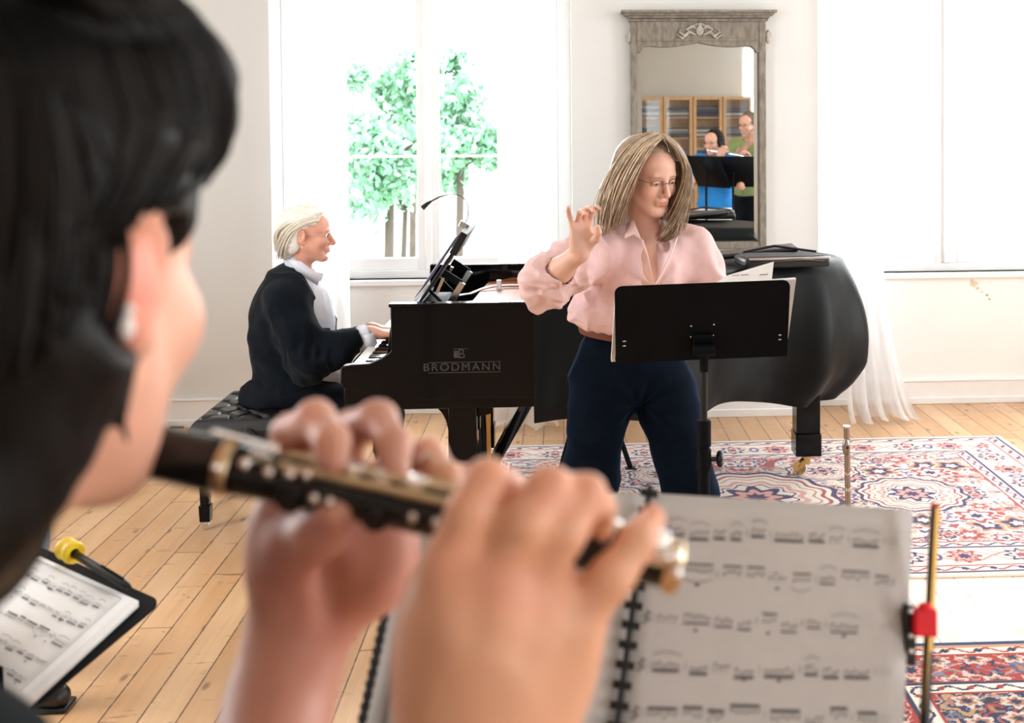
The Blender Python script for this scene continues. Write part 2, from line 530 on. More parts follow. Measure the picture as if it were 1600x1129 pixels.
# ================================================================== the room
def floor_material():
    t = NT('pine_floorboards')
    co = t.coord('Object')
    sp = t.n('ShaderNodeSeparateXYZ'); t.l(co, sp.inputs[0])
    W = .112
    u = t.math('DIVIDE', sp.outputs[0], W)
    cell = t.math('FLOOR', u); fr = t.math('FRACT', u)
    # board ends, staggered per board
    wn1 = t.n('ShaderNodeTexWhiteNoise', noise_dimensions='1D'); t.l(cell, wn1.inputs['W'])
    yy = t.math('ADD', t.math('DIVIDE', sp.outputs[1], 2.3), t.math('MULTIPLY', wn1.outputs[0], 7.0))
    ce = t.math('FLOOR', yy); fe = t.math('FRACT', yy)
    wn2 = t.n('ShaderNodeTexWhiteNoise', noise_dimensions='2D')
    cb = t.n('ShaderNodeCombineXYZ'); t.l(cell, cb.inputs[0]); t.l(ce, cb.inputs[1]); t.l(cb.outputs[0], wn2.inputs['Vector'])
    tone = wn2.outputs['Value']
    # grain runs along the board
    off = t.n('ShaderNodeCombineXYZ'); t.l(t.math('MULTIPLY', tone, 37.0), off.inputs[0]); t.l(t.math('MULTIPLY', tone, 11.0), off.inputs[1])
    va = t.n('ShaderNodeVectorMath', operation='ADD'); t.l(co, va.inputs[0]); t.l(off.outputs[0], va.inputs[1])
    mp = t.n('ShaderNodeMapping'); mp.inputs['Scale'].default_value = (42, 1.6, 1); t.l(va.outputs[0], mp.inputs[0])
    grain = t.noise(mp.outputs[0], 1.0, 5, .6)
    mp2 = t.n('ShaderNodeMapping'); mp2.inputs['Scale'].default_value = (9, 1.0, 1); t.l(va.outputs[0], mp2.inputs[0])
    broad = t.noise(mp2.outputs[0], 1.0, 3, .5)
    c = t.ramp(tone, [(0, (.48, .25, .105)), (.35, (.64, .37, .18)), (.7, (.57, .31, .135)), (1, (.70, .45, .25))])
    c = t.mix(t.ramp(grain, [(.35, 0.0), (.75, .55)]), c, (.46, .24, .10))
    c = t.mix(t.ramp(broad, [(.4, 0.0), (.8, .5)]), c, (.76, .52, .31))
    # knots: small dark ovals
    vo = t.n('ShaderNodeTexVoronoi', voronoi_dimensions='2D'); vo.inputs['Scale'].default_value = 1.0; vo.inputs['Randomness'].default_value = 1.0
    mp3 = t.n('ShaderNodeMapping'); mp3.inputs['Scale'].default_value = (4.2, 1.7, 1); t.l(va.outputs[0], mp3.inputs[0]); t.l(mp3.outputs[0], vo.inputs['Vector'])
    kn = t.ramp(vo.outputs['Distance'], [(.022, 1.0), (.060, 0.0)])
    c = t.mix(t.math('MULTIPLY', kn, .7), c, (.16, .065, .025))
    # worn cracks across
    mp4 = t.n('ShaderNodeMapping'); mp4.inputs['Scale'].default_value = (5, 26, 1); t.l(va.outputs[0], mp4.inputs[0])
    cr = t.ramp(t.noise(mp4.outputs[0], 1.0, 4, .65), [(.62, 0.0), (.68, .8)])
    c = t.mix(cr, c, (.30, .14, .06))
    # joints
    e1 = t.math('MINIMUM', fr, t.math('SUBTRACT', 1.0, fr))
    jn = t.noise(t.coord('Object', (8, 8, 8)), 3, 3)
    wid = t.math('MULTIPLY', jn, .05)
    j1 = t.math('LESS_THAN', e1, wid)
    e2 = t.math('MINIMUM', fe, t.math('SUBTRACT', 1.0, fe))
    j2 = t.math('LESS_THAN', e2, .0012)
    j = t.math('MAXIMUM', j1, j2)
    c = t.mix(t.math('MULTIPLY', j, .85), c, (.10, .05, .025))
    t.l(c, t.b.inputs['Base Color'])
    rg = t.ramp(t.noise(t.coord('Object', (2, 2, 2)), 2, 4), [(.3, .26), (.7, .42)])
    t.l(rg, t.b.inputs['Roughness'])
    t.b.inputs['Specular IOR Level'].default_value = .6
    hgt = t.math('SUBTRACT', t.math('MULTIPLY', grain, .15), j)
    t.bump(hgt, .35, .003)
    return t.m
M['floor'] = floor_material()

struct(MB().bx(LEFT_X - .3, RIGHT_X + .3, BACK_Y - .3, NICHE_Y + .3, -.1, 0).build('floor', M['floor'], flat=True))
struct(MB().bx(LEFT_X - .3, RIGHT_X + .3, BACK_Y - .3, NICHE_Y + .3, CEIL_Z, CEIL_Z + .1).build('ceiling', M['ceil'], flat=True))

NI = .86   # niche half width
w = MB()
xs = [LEFT_X - .3, WIN_X[0] - NI, WIN_X[0] + NI, WIN_X[1] - NI, WIN_X[1] + NI, RIGHT_X + .3]
for a, b in ((0, 1), (2, 3), (4, 5)):
    w.bx(xs[a], xs[b], WALL_Y, WALL_Y + .5, 0, CEIL_Z)
for a, b in ((1, 2), (3, 4)):
    w.bx(xs[a], xs[b], WALL_Y, WALL_Y + .5, 3.15, CEIL_Z)
struct(w.build('wall_far', M['wall'], flat=True))
for i, wx in enumerate(WIN_X):
    n = MB().bx(wx - NI, wx + NI, NICHE_Y, NICHE_Y + .27, 0, .80)
    struct(n.build('trim_%d' % (i + 1), M['niche'], flat=True))
# baseboards
b = MB()
for a, c in ((0, 1), (2, 3), (4, 5)):
    b.bx(xs[a], xs[c], WALL_Y - .022, WALL_Y, 0, .15); b.bx(xs[a], xs[c], WALL_Y - .034, WALL_Y, 0, .045)
    b.bx(xs[a], xs[c], WALL_Y - .028, WALL_Y, .15, .165)
for wx in WIN_X:
    b.bx(wx - NI, wx + NI, NICHE_Y - .02, NICHE_Y, .0, .135); b.bx(wx - NI, wx + NI, NICHE_Y - .032, NICHE_Y, 0, .04)
    b.bx(wx - NI, wx + NI, NICHE_Y - .026, NICHE_Y, .135, .148)
struct(b.build('baseboard_far', M['trim'], bevel=.004))

M['glass'] = None
def glass_mat():
    t = NT('window_glass'); t.t.nodes.remove(t.b)
    tr = t.n('ShaderNodeBsdfTransparent'); gl = t.n('ShaderNodeBsdfGlossy'); gl.inputs['Roughness'].default_value = .02
    mx = t.n('ShaderNodeMixShader'); mx.inputs[0].default_value = .025
    t.l(tr.outputs[0], mx.inputs[1]); t.l(gl.outputs[0], mx.inputs[2]); t.l(mx.outputs[0], t.out.inputs[0])
    return t.m
M['glass'] = glass_mat()
for i, wx in enumerate(WIN_X):
    e = bpy.data.objects.new('window_%d' % (i + 1), None); e.location = (wx, NICHE_Y + .1, .8); e['kind'] = 'structure'; link(e)
    z0, z1 = .80, 3.15
    f = MB(); y0, y1 = NICHE_Y + .06, NICHE_Y + .16
    f.bx(wx - NI, wx - WIN_HALF, y0, y1, z0, z1); f.bx(wx + WIN_HALF, wx + NI, y0, y1, z0, z1)
    f.bx(wx - NI, wx + NI, y0, y1, z0, z0 + .05); f.bx(wx - NI, wx + NI, y0, y1, z1 - .05, z1)
    f.build('window_frame', M['trim'], e, bevel=.004)
    for sgn in (-1, 1):
        a, c = (wx - WIN_HALF, wx - .012) if sgn < 0 else (wx + .012, wx + WIN_HALF)
        s_ = MB(); ya, yb = y0 + .01, y1 - .03
        st = .055
        s_.bx(a, a + st, ya, yb, z0 + .05, z1 - .05); s_.bx(c - st, c, ya, yb, z0 + .05, z1 - .05)
        s_.bx(a + st, c - st, ya, yb, z0 + .05, z0 + .12); s_.bx(a + st, c - st, ya, yb, z1 - .11, z1 - .05)
        sh = s_.build('sash', M['trim'], e, bevel=.004)
        for zz in (1.53, 2.34):
            MB().bx(a + st, c - st, ya + .02, yb - .02, zz - .008, zz + .008).build('glazing_bar', M['trim'], sh)
        MB().bx(a + st, c - st, y0 + .05, y0 + .054, z0 + .12, z1 - .11).build('pane', M['glass'], sh, flat=True)
    MB().bx(wx - .02, wx + .02, y0 - .012, y0 + .012, z0 + .05, z1 - .05).build('cover_strip', M['trim'], e, bevel=.005)
    MB().bx(wx - NI, wx + NI, NICHE_Y - .03, NICHE_Y + .08, .765, .80).build('window_sill', M['trim'], e, bevel=.006)
# chipped paint below the right window
M['chip'] = mat('bare_plaster', (.62, .50, .36), .9, var=.3)
ch = MB(); random.seed(5)
for px, py, r in ((1522, 444, .028), (1518, 438, .018), (1527, 450, .016), (1534, 456, .008), (1542, 461, .012), (1546, 467, .010)):
    c = P(px, py, NICHE_Y)
    pts = [(r * random.uniform(.5, 1.1) * math.cos(a * .7), r * random.uniform(.4, .8) * math.sin(a * .7)) for a in range(9)]
    ch.prism(pts, Matrix.Translation(c) @ Matrix.Rotation(R_(90), 4, 'X'), 0.0005, .0015)
struct(ch.build('trim_3', M['chip'], flat=True))

# side walls and the wall behind the camera, with the rear window and side openings added for light
def pierced(name, axis, c0, c1, a0, a1, holes, z0=.7, z1=3.1):
    m = MB(); cuts = [a0]
    for h0, h1 in holes: cuts += [h0, h1]
    cuts.append(a1)
    def bb(p, q, za, zb):
        if axis == 'x': m.bx(c0, c1, p, q, za, zb)
        else: m.bx(p, q, c0, c1, za, zb)
    for k in range(0, len(cuts) - 1, 2): bb(cuts[k], cuts[k + 1], 0, CEIL_Z)
    for h0, h1 in holes: bb(h0, h1, 0, z0); bb(h0, h1, z1, CEIL_Z)
    return struct(m.build(name, M['wall'], flat=True))
pierced('wall_left', 'x', LEFT_X - .3, LEFT_X, BACK_Y, NICHE_Y, [(y - .65, y + .65) for y in LEFT_LIGHT_OPENINGS])
pierced('wall_right', 'x', RIGHT_X, RIGHT_X + .3, BACK_Y, NICHE_Y, [(y - .65, y + .65) for y in RIGHT_LIGHT_OPENINGS])
pierced('wall_near', 'y', BACK_Y - .3, BACK_Y, LEFT_X - .3, RIGHT_X + .3, [(x - .6, x + .6) for x in REAR_WINDOWS])
k = 3
for x in REAR_WINDOWS:
    f = MB()
    for a, c in ((x - .6, x - .54), (x + .54, x + .6), (x - .03, x + .03)): f.bx(a, c, BACK_Y - .18, BACK_Y - .12, .7, 3.1)
    for a, c in ((.7, .77), (1.9, 1.93), (3.03, 3.1)): f.bx(x - .54, x + .54, BACK_Y - .17, BACK_Y - .13, a, c)
    struct(f.build('window_%d' % k, M['trim'])); k += 1

# outlet on the left baseboard
o = MB(); c = P(277, 672, WALL_Y - .03)
o.box(c, (.075, .03, .05)); o.build('wall_socket', M['blackplastic'], bevel=.006)
tag(bpy.data.objects['wall_socket'], 'small black power socket on the far wall skirting left of the bench', 'socket')

# ------------------------------------------------------------------ outside
M['lawn'] = mat('pale_gravel', (.25, .27, .20), .95, var=.2, vscale=1)
struct(MB().bx(-60, 60, 8.2, 120, -3.2, -3.1).build('ground', M['lawn'], flat=True))
M['leaf'] = mat('tree_leaves', (.20, .40, .26), .6, var=.5, vscale=1.5, trans=.3)
M['bark'] = mat('tree_bark', (.05, .04, .03), .9)
def tree(px, py, Y, r, h, label, seed):
    random.seed(seed); np.random.seed(seed)
    c = P(px, py, Y)
    t = thing('tree', label, 'tree', (c.x, Y, -3.1), 0, 'trees beyond the left window')
    tr = MB(); top = Vector((c.x, Y, c.z))
    tr.tube([(c.x, Y, -3.1), (c.x + .1, Y, c.z - r * .7), top], [.10, .08, .04], 10)
    for q in range(6):
        a = random.uniform(0, 2 * PI); d = Vector((math.cos(a), math.sin(a), random.uniform(.2, .9))) * r * .7
        s = Vector((c.x, Y, c.z - r * random.uniform(.2, .7)))
        tr.tube([s, s + d * .5, s + d], [.08, .05, .02], 6)
    tr.build('trunk', M['bark'], t)
    n = 5200
    cen = np.random.normal(size=(14, 3)) * np.array([.55, .5, .45]) * r
    k_ = np.random.randint(0, 14, n)
    p = cen[k_] + np.random.normal(size=(n, 3)) * r * .22 + np.array([c.x, Y, c.z])
    d1 = np.random.normal(size=(n, 3)); d1 /= np.linalg.norm(d1, axis=1, keepdims=True)
    d2 = np.cross(d1, np.random.normal(size=(n, 3))); d2 /= np.linalg.norm(d2, axis=1, keepdims=True)
    L = np.random.uniform(.10, .2, (n, 1)) * h
    V = np.stack([p - d1 * L, p + d2 * L * .5, p + d1 * L, p - d2 * L * .5], 1).reshape(-1, 3)
    F = np.arange(4 * n).reshape(n, 4)
    fast_mesh('foliage', V, F, M['leaf'], t, smooth=False)
tree(600, 235, 22, .85, .7, 'leafy green tree seen through the left pane, beside the window mullion', 3)
tree(640, 140, 33, 1.0, .9, 'tall pale green tree crown showing above the others in the left pane', 4)
tree(712, 220, 27, .95, .8, 'pale green tree seen through the right pane of the left window', 5)
tree(628, 300, 40, .9, .7, 'small green tree low in the left pane above the sill', 6)

# ------------------------------------------------------------------ curtains
M['curtain'] = None
def curtain_mat():
    t = NT('sheer_curtain'); b = t.b
    b.inputs['Base Color'].default_value = (.90, .90, .91, 1); b.inputs['Roughness'].default_value = .8
    wv = t.noise(t.coord('Object', (400, 400, 30)), 1, 2)
    tl = t.n('ShaderNodeBsdfTranslucent'); tl.inputs[0].default_value = (.92, .93, .94, 1)
    tr = t.n('ShaderNodeBsdfTransparent')
    m1 = t.n('ShaderNodeMixShader'); m1.inputs[0].default_value = .5
    t.l(b.outputs[0], m1.inputs[1]); t.l(tl.outputs[0], m1.inputs[2])
    m2 = t.n('ShaderNodeMixShader'); t.l(t.ramp(wv, [(0, .18), (1, .34)]), m2.inputs[0])
    t.l(m1.outputs[0], m2.inputs[1]); t.l(tr.outputs[0], m2.inputs[2]); t.l(m2.outputs[0], t.out.inputs[0])
    return t.m
M['curtain'] = curtain_mat()
def curtain(x0, x1, label, seed, flare=(.0, .0), y=WALL_Y - .10):
    rs = np.random.RandomState(seed); ph = rs.rand(6) * 6.28
    nf = max(4, int((x1 - x0) / .055))
    def fn(u, v):
        z = 3.2 * (1 - v) + .012
        spread = max(0, (v - .72) / .28)
        a = x0 + flare[0] * spread ** 2; b = x1 + flare[1] * spread ** 2
        amp = .022 + .018 * v + .03 * spread
        w_ = math.sin(u * nf * PI * 2 + .6 * math.sin(3 * v + ph[0]) + ph[1]) + .4 * math.sin(u * nf * 1.37 * PI + ph[2] + v * 2)
        X = a + (b - a) * u + .012 * math.sin(u * nf * 4 * PI + ph[3] + v * 3)
        Yy = y + amp * w_ - .05 * spread * (.5 + .5 * math.sin(u * 9 + ph[4]))
        if v > .965:
            q = (v - .965) / .035
            z = .012 + .1 * (1 - q) ** 2 + .012 * (1 + math.sin(u * nf * 5 + ph[5]))
            Yy -= .12 * q
        return Vector((X, Yy, z))
    o = MB().grid(fn, nf * 14, 70).build('curtain', M['curtain'], sharp=180)
    tag(o, label, 'curtain', 'sheer white curtains')
    return o
def cx(px): return P(px, 400, WALL_Y - .1).x
curtain(cx(462), cx(545), 'sheer white curtain hanging behind the seated pianist, left of the left window', 1, (-.02, .03))
curtain(cx(782), cx(846), 'sheer white curtain hanging between the piano and the conductor, right of the left window', 2, (-.12, .10))
curtain(cx(1322), cx(1382), 'sheer white floor-length curtain at the right window, behind the piano tail', 3, (-.02, .16))
# curtain rails above the frame
for i, (a, b) in enumerate(((WIN_X[0] - 1.0, WIN_X[0] + 1.0), (WIN_X[1] - 1.0, WIN_X[1] + 1.0))):
    o = MB().cyl((a, WALL_Y - .1, 3.225), (b, WALL_Y - .1, 3.225), .012)
    for xx in (a + .05, b - .05): o.bx(xx - .01, xx + .01, WALL_Y - .1, WALL_Y, 3.215, 3.235)
    struct(o.build('trim_%d' % (4 + i), M['trim']))

# ------------------------------------------------------------------ trumeau mirror
Ym = WALL_Y
a = P(985, 60, Ym - .05); b_ = P(1198, 388, Ym - .05)
mx0, mx1, mz0, mz1 = a.x, b_.x, b_.z, P(1090, 17, Ym - .05).z
mir = thing('wall_mirror', 'tall grey weathered wooden mirror with cornice and carved crest on the far wall', 'mirror', ((mx0 + mx1) / 2, Ym, mz0))
def mp(px, py): return P(px, py, Ym - .045)
gx0, gx1 = mp(996, 200).x, mp(1186, 200).x
gz0, gz1 = mp(1090, 379).z, mp(1090, 70).z
fr = MB()
fr.bx(mx0, gx0, Ym - .05, Ym, mz0, mz1 - .05); fr.bx(gx1, mx1, Ym - .05, Ym, mz0, mz1 - .05)
fr.bx(gx0, gx1, Ym - .05, Ym, mz0, gz0)
fr.build('frame', M['frame_wood'], mir, bevel=.006)
# head panel with arched lower edge
poly = [(gx0, mz1 - .05), (gx0, gz1 - .045), ]
N = 24
for i in range(N + 1):
    t_ = i / N; x = gx0 + .012 + (gx1 - gx0 - .024) * t_
    e_ = min(t_, 1 - t_) * 2
    z = gz1 - .045 + .045 * min(1, (e_ / .12)) ** .5 + .018 * math.sin(min(e_, 1) * PI) * -1 + .0 + .012 * (e_)
    poly.append((x, z))
poly += [(gx1, gz1 - .045), (gx1, mz1 - .05)]
MB().prism(poly, Matrix(((1, 0, 0, 0), (0, 0, -1, Ym - .0), (0, 1, 0, 0), (0, 0, 0, 1))), 0, .048).build('head_panel', M['frame_wood'], mir, bevel=.003)
MB().bx(gx0 + .03, gx1 - .03, Ym - .053, Ym - .04, mz1 - .172, mz1 - .163).bx(gx0, gx1, Ym - .056, Ym - .04, gz1 + .022, gz1 + .034).build('moulding', M['frame_wood'], mir, bevel=.002)
cn = MB(); cw = .055
for dz, dy, dx in ((0, .12, cw), (-.014, .10, cw - .015), (-.028, .08, .02), (-.045, .065, .01)):
    cn.bx(mx0 - dx, mx1 + dx, Ym - dy, Ym, mz1 + dz - .015, mz1 + dz)
cn.build('cornice', M['frame_wood'], mir, bevel=.003)
cv = MB(); cc = mp(1093, 47); sc_ = .0042
def cpt(px, py, d=.0): 
    q = mp(px, py); return Vector((q.x, Ym - .055 - d, q.z))
for s_ in (-1, 1):
    for pts in ([(1093 + s_ * 6, 55), (1093 + s_ * 16, 50), (1093 + s_ * 24, 56), (1093 + s_ * 32, 50), (1093 + s_ * 28, 46)],
                [(1093 + s_ * 4, 46), (1093 + s_ * 12, 41), (1093 + s_ * 20, 46), (1093 + s_ * 15, 51)],
                [(1093 + s_ * 18, 54), (1093 + s_ * 27, 60), (1093 + s_ * 35, 54)]):
        cv.tube([cpt(*p) for p in pts], [.005, .009, .008, .006, .004][:len(pts)] if len(pts) > 3 else [.004, .007, .003], 8)
cv.ell(cpt(1093, 48, .004), (.022, .010, .028)); cv.ell(cpt(1093, 39, .002), (.012, .008, .012))
for s_ in (-1, 1):
    for r_ in range(3): cv.ell(cpt(1093 + s_ * (5 + 4 * r_), 39 + 2 * r_), (.006, .006, .012), Matrix.Rotation(s_ * (-.4 - .3 * r_), 3, 'Y'))
cv.build('carved_crest', M['carving'], mir)
for px in (983, 1201):
    q = mp(px, 57); MB().ell((q.x, Ym - .03, q.z), (.018, .02, .04)).ell((q.x, Ym - .035, q.z + .02), (.012, .015, .015)).build('side_scroll', M['carving'], mir)
def mirror_mat():
    t = NT('mirror_glass'); t.b.inputs['Base Color'].default_value = (.80, .82, .80, 1)
    t.b.inputs['Metallic'].default_value = 1; t.b.inputs['Roughness'].default_value = .015
    return t.m
M['mirror'] = mirror_mat()
MB().bx(gx0 - .004, gx1 + .004, Ym - .022, Ym - .016, gz0 - .004, gz1 + .03).build('mirror_glass', M['mirror'], mir, flat=True)
# bevelled edge of the glass
bv = MB(); bw = .028
for (p, q, r_, s_) in (((gx0, gz0), (gx0, gz1 + .03), (gx0 + bw, gz1 + .0), (gx0 + bw, gz0 + bw)), ((gx1, gz0), (gx1, gz1 + .03), (gx1 - bw, gz1), (gx1 - bw, gz0 + bw)),
                     ((gx0, gz0), (gx1, gz0), (gx1 - bw, gz0 + bw), (gx0 + bw, gz0 + bw))):
    bv.add([(p[0], Ym - .0225, p[1]), (q[0], Ym - .0225, q[1]), (r_[0], Ym - .0245, r_[1]), (s_[0], Ym - .0245, s_[1])], [(0, 1, 2, 3)])
bv.build('glass_bevel', M['mirror'], mir, flat=True)

# ------------------------------------------------------------------ rugs
M['rug'] = mat('wool_rug', (1, 1, 1), .95, var=.0, bump=.5, bscale=260, bdist=.003, attr=True, sheen=.1)
def rosette(u, v, r, n, ph=0.0):
    a = np.arctan2(v, u); d = np.hypot(u, v)
    return d / (r * (1 + .22 * np.cos(n * a + ph)))
def rug_pattern(U, V, w, h, pal, seed):
    """U,V metres from a corner; returns colours"""
    cream, red, navy, pinkc, tan, blue = [np.array(srgb(*c)) for c in pal]
    col = np.tile(cream, (U.size, 1)).astype(float)
    u, v = U.ravel(), V.ravel()
    e = np.minimum(np.minimum(u, w - u), np.minimum(v, h - v))
    # coordinate running along the border
    along = np.where((np.minimum(v, h - v) < np.minimum(u, w - u)), u, v + .37)
    def put(m, c, a=1.0):
        col[m] = col[m] * (1 - a) + c * a
    p3 = np.stack([u, v, 0 * u], 1)
    jit = .012 * vnoise(p3, 16, 3)
    mu, mv = np.abs(u - w / 2), np.abs(v - h / 2)
    fld = e > .36
    # field: mirrored vines and flowers
    q = np.stack([mu, mv, 0 * mu], 1)
    n1 = vnoise(q, 5.2, seed); n2 = vnoise(q, 5.2, seed + 9); n3 = vnoise(q, 11, seed + 4)
    put(fld & (np.abs(n1) < .055), red); put(fld & (np.abs(n2) < .045), navy, .8)
    put(fld & (np.abs(n3) < .07) & (n1 > .1), blue, .7); put(fld & (np.abs(n3 - .25) < .05), tan, .8)
    put(fld & (n3 > .62), pinkc); put(fld & (n3 < -.64), red, .8)
    n4 = vnoise(q, 34, seed + 6); n5 = vnoise(q, 42, seed + 8); n6 = vnoise(q, 22, seed + 3)
    put(fld & (n4 > .56), navy, .75); put(fld & (n4 < -.58), red, .7); put(fld & (n5 > .60), blue, .6); put(fld & (n5 < -.62), tan, .7); put(fld & (np.abs(n6) < .05) & (n4 > -.2), pinkc, .8)
    rs = np.random.RandomState(seed)
    for k in range(46):
        a, b = rs.uniform(0, w / 2 - .4), rs.uniform(0, h / 2 - .38)
        r = rs.uniform(.035, .085); nn = rs.choice([5, 6, 8])
        d = rosette(mu - a, mv - b, r, nn, rs.uniform(0, 6))
        c1, c2, c3 = [(red, cream, navy), (navy, pinkc, red), (pinkc, red, cream), (blue, cream, red), (tan, navy, cream)][k % 5]
        put(fld & (d < 1.15), cream); put(fld & (d < 1.0), c1); put(fld & (d < .68), c2); put(fld & (d < .32), c3)
    # oval medallions with ring bands
    for (a, b, ra, rb) in ((0, 0, w * .13, h * .20), (w * .24, 0, w * .085, h * .13), (w * .13, h * .2, w * .06, h * .08)):
        d = np.hypot((mu - a) / ra, (mv - b) / rb) + .04 * np.cos(12 * np.arctan2(mv - b, mu - a))
        m = fld & (d < 1)
        put(m, cream)
        for k_, (lo, hi, c) in enumerate(((.92, .99, navy), (.80, .85, red), (.70, .73, tan), (.52, .60, pinkc), (.44, .47, navy), (0, .22, red), (.10, .15, cream))):
            put(m & (d > lo) & (d < hi), c)
        rr = rosette((mu - a) / ra, (mv - b) / rb, .36, 8); put(m & (rr < 1), navy); put(m & (rr < .7), pinkc); put(m & (rr < .35), navy)
    # border bands
    def band(lo, hi, base): 
        m = (e >= lo) & (e < hi); put(m, base); return m
    band(0, .03, cream); band(.03, .042, navy)
    m = band(.042, .095, cream)
    s_ = np.sin(along * 2 * PI / .11); put(m & (np.abs((e - .068) - .014 * s_) < .006), red); put(m & (np.hypot((along % .11) - .055, e - .068) < .014), navy)
    band(.095, .105, red)
    m = band(.105, .285, cream)
    s_ = np.sin(along * 2 * PI / .46)
    put(m & (np.abs((e - .195) - .055 * s_ + jit) < .007), tan)
    put(m & (np.abs((e - .195) + .055 * s_ + jit) < .006), pinkc)
    al = along % .46
    for c0, cols in ((.115, (navy, cream, red)), (.345, (red, pinkc, navy))):
        d = rosette(al - c0, e - .195, .06, 8); put(m & (d < 1), cols[0]); put(m & (d < .7), cols[1]); put(m & (d < .4), cols[2])
    d = np.hypot((al - .23) / 1.0, (e - .195) / 1.6); put(m & (d < .026), blue); put(m & (d < .013), cream)
    put(m & (np.abs(vnoise(p3, 24, seed + 2)) < .05) & (np.abs(e - .195) > .03), pinkc, .8)
    band(.285, .297, navy)
    m = band(.297, .347, cream)
    s_ = np.sin(along * 2 * PI / .09); put(m & (np.abs((e - .322) - .012 * s_) < .006), navy); put(m & (np.hypot((along % .09) - .045, e - .322) < .011), red)
    band(.347, .36, red)
    wear = .5 + .5 * vnoise(p3, 60, 1)
    col *= (.90 + .12 * wear)[:, None]
    return np.clip(col, 0, 1)
def rug(name, x0, x1, y0, y1, pal, seed, label, res=.0050, swap=None):
    nx, ny = int((x1 - x0) / res), int((y1 - y0) / res)
    X, Y = np.meshgrid(np.linspace(x0, x1, nx), np.linspace(y0, y1, ny))
    p = np.stack([X.ravel(), Y.ravel(), 0 * X.ravel()], 1)
    ex = np.minimum(np.minimum(p[:, 0] - x0, x1 - p[:, 0]), np.minimum(p[:, 1] - y0, y1 - p[:, 1]))
    Z = .009 + .0015 * vnoise(p, 3, 5); Z = np.where(ex < .001, .0005, Z)
    cols = rug_pattern(X - x0, Y - y0, x1 - x0, y1 - y0, pal, seed)
    if swap is not None: cols = swap(X.ravel() - x0, Y.ravel() - y0, x1 - x0, y1 - y0, cols)
    wav = .008 * np.sin(X.ravel() * 2.1 + 1) * np.clip((y0 + .4 - p[:, 1]) / .4, 0, 1)
    V = np.stack([p[:, 0], p[:, 1] + wav, Z], 1)
    i = np.arange(nx - 1)[None] + nx * np.arange(ny - 1)[:, None]; i = i.ravel()
    F = np.stack([i, i + 1, i + nx + 1, i + nx], 1)
    o = fast_mesh(name, V, F, M['rug'], None, cols)
    return tag(o, label, 'rug')
rug('rug', -.62, 2.37, PZ(1500, 897, .009).y, PZ(1550, 680, .009).y,
    ((240, 230, 220), (176, 84, 88), (72, 56, 100), (226, 170, 160), (196, 150, 120), (104, 92, 140)), 11,
    'large cream Persian rug with red and violet flowers lying under the grand piano')
def darken(u, v, w, h, c):
    e = np.minimum(np.minimum(u, w - u), np.minimum(v, h - v))
    red = np.array(srgb(166, 52, 44)); navy = np.array(srgb(38, 44, 74)); blue = np.array(srgb(34, 62, 100))
    lum = c.mean(1); ground = lum > .55
    c = c.copy()
    m = ground & (e > .105) & (e < .285); c[m] = red
    m = ground & (e > .36); c[m] = navy * .9
    m = e < .028; c[m] = blue
    m = (e >= .028) & (e < .05); c[m] = np.array(srgb(200, 150, 120))
    # scattered pale flowers over the dark grounds
    p = np.stack([u, v, 0 * u], 1)
    g = .13; iu = np.floor(u / g); iv = np.floor(v / g); h1 = np.sin(iu * 12.9 + iv * 78.2) * 43758.5; h1 -= np.floor(h1)
    du = u - (iu + .5 + (h1 - .5) * .4) * g; dv = v - (iv + .5 - (h1 - .5) * .4) * g
    d = rosette(du, dv, .040, 6, h1 * 6)
    ok = (e > .115) & ((e < .28) | (e > .375))
    pale = np.array(srgb(214, 196, 186)); gb = np.array(srgb(120, 128, 150)); tn = np.array(srgb(170, 120, 96))
    c[ok & (d < 1)] = pale; c[ok & (d < .66)] = tn; c[ok & (d < .36)] = navy
    n = vnoise(p, 30, 31); n2 = vnoise(p, 38, 35)
    m = (np.abs(n) < .07) & ok & (d > 1.15); c[m] = gb
    m = (n2 > .55) & ok & (d > 1.1); c[m] = pale * .9
    m = (n2 < -.58) & ok & (d > 1.1); c[m] = tn
    return c
rug('rug', .72, 3.4, 2.75, PZ(1500, 1002, .009).y,
    ((236, 226, 214), (168, 56, 48), (40, 44, 78), (214, 150, 136), (190, 150, 110), (70, 90, 130)), 23,
    'dark red and navy Persian rug with blue edge in the bottom right corner', swap=darken)
# ================================================================== grand piano
YN = 4.80                      # treble side (towards the camera)
YS = 6.28                      # straight spine
def side(px, py): return P(px, py, YN)
TOPZ = side(700, 477).z        # rim top
XL = side(610, 500).x          # front edge of the cheek top
XK = side(535, 576).x          # front of the keybed
XC = side(832, 500).x          # where the cover begins
BOTZ = side(700, 624).z
piano = thing('grand_piano', 'black lacquered grand piano with its front lid open and keyboard to the left', 'piano', (0, 5.5, 0))
MX = lambda y: Matrix(((1, 0, 0, 0), (0, 0, -1, y), (0, 1, 0, 0), (0, 0, 0, 1)))   # plan (x,z) -> world, depth along -y
# outer outline in plan (x, y), from treble front round the tail to the bass front
def outline(n=70):
    ctrl = [(XL, YN), (-.3, YN), (.05, YN + .01), (.30, YN + .10), (.52, YN + .32), (.72, YN + .60), (.90, YN + .78), (1.10, YN + .86), (1.28, YN + .98),
            (1.37, YN + 1.18), (1.33, YN + 1.36), (1.20, YS), (.6, YS), (0, YS), (XL, YS)]
    pts = [Vector((a, b, 0)) for a, b in ctrl]
    out = []
    m = len(pts)
    for i in range(m - 1):
        p0, p1, p2, p3 = pts[max(i - 1, 0)], pts[i], pts[i + 1], pts[min(i + 2, m - 1)]
        for k in range(6):
            t = k / 6
            out.append(.5 * ((2 * p1) + (-p0 + p2) * t + (2 * p0 - 5 * p1 + 4 * p2 - p3) * t * t + (-p0 + 3 * p1 - 3 * p2 + p3) * t ** 3))
    out.append(pts[-1])
    return out
OUT = outline()
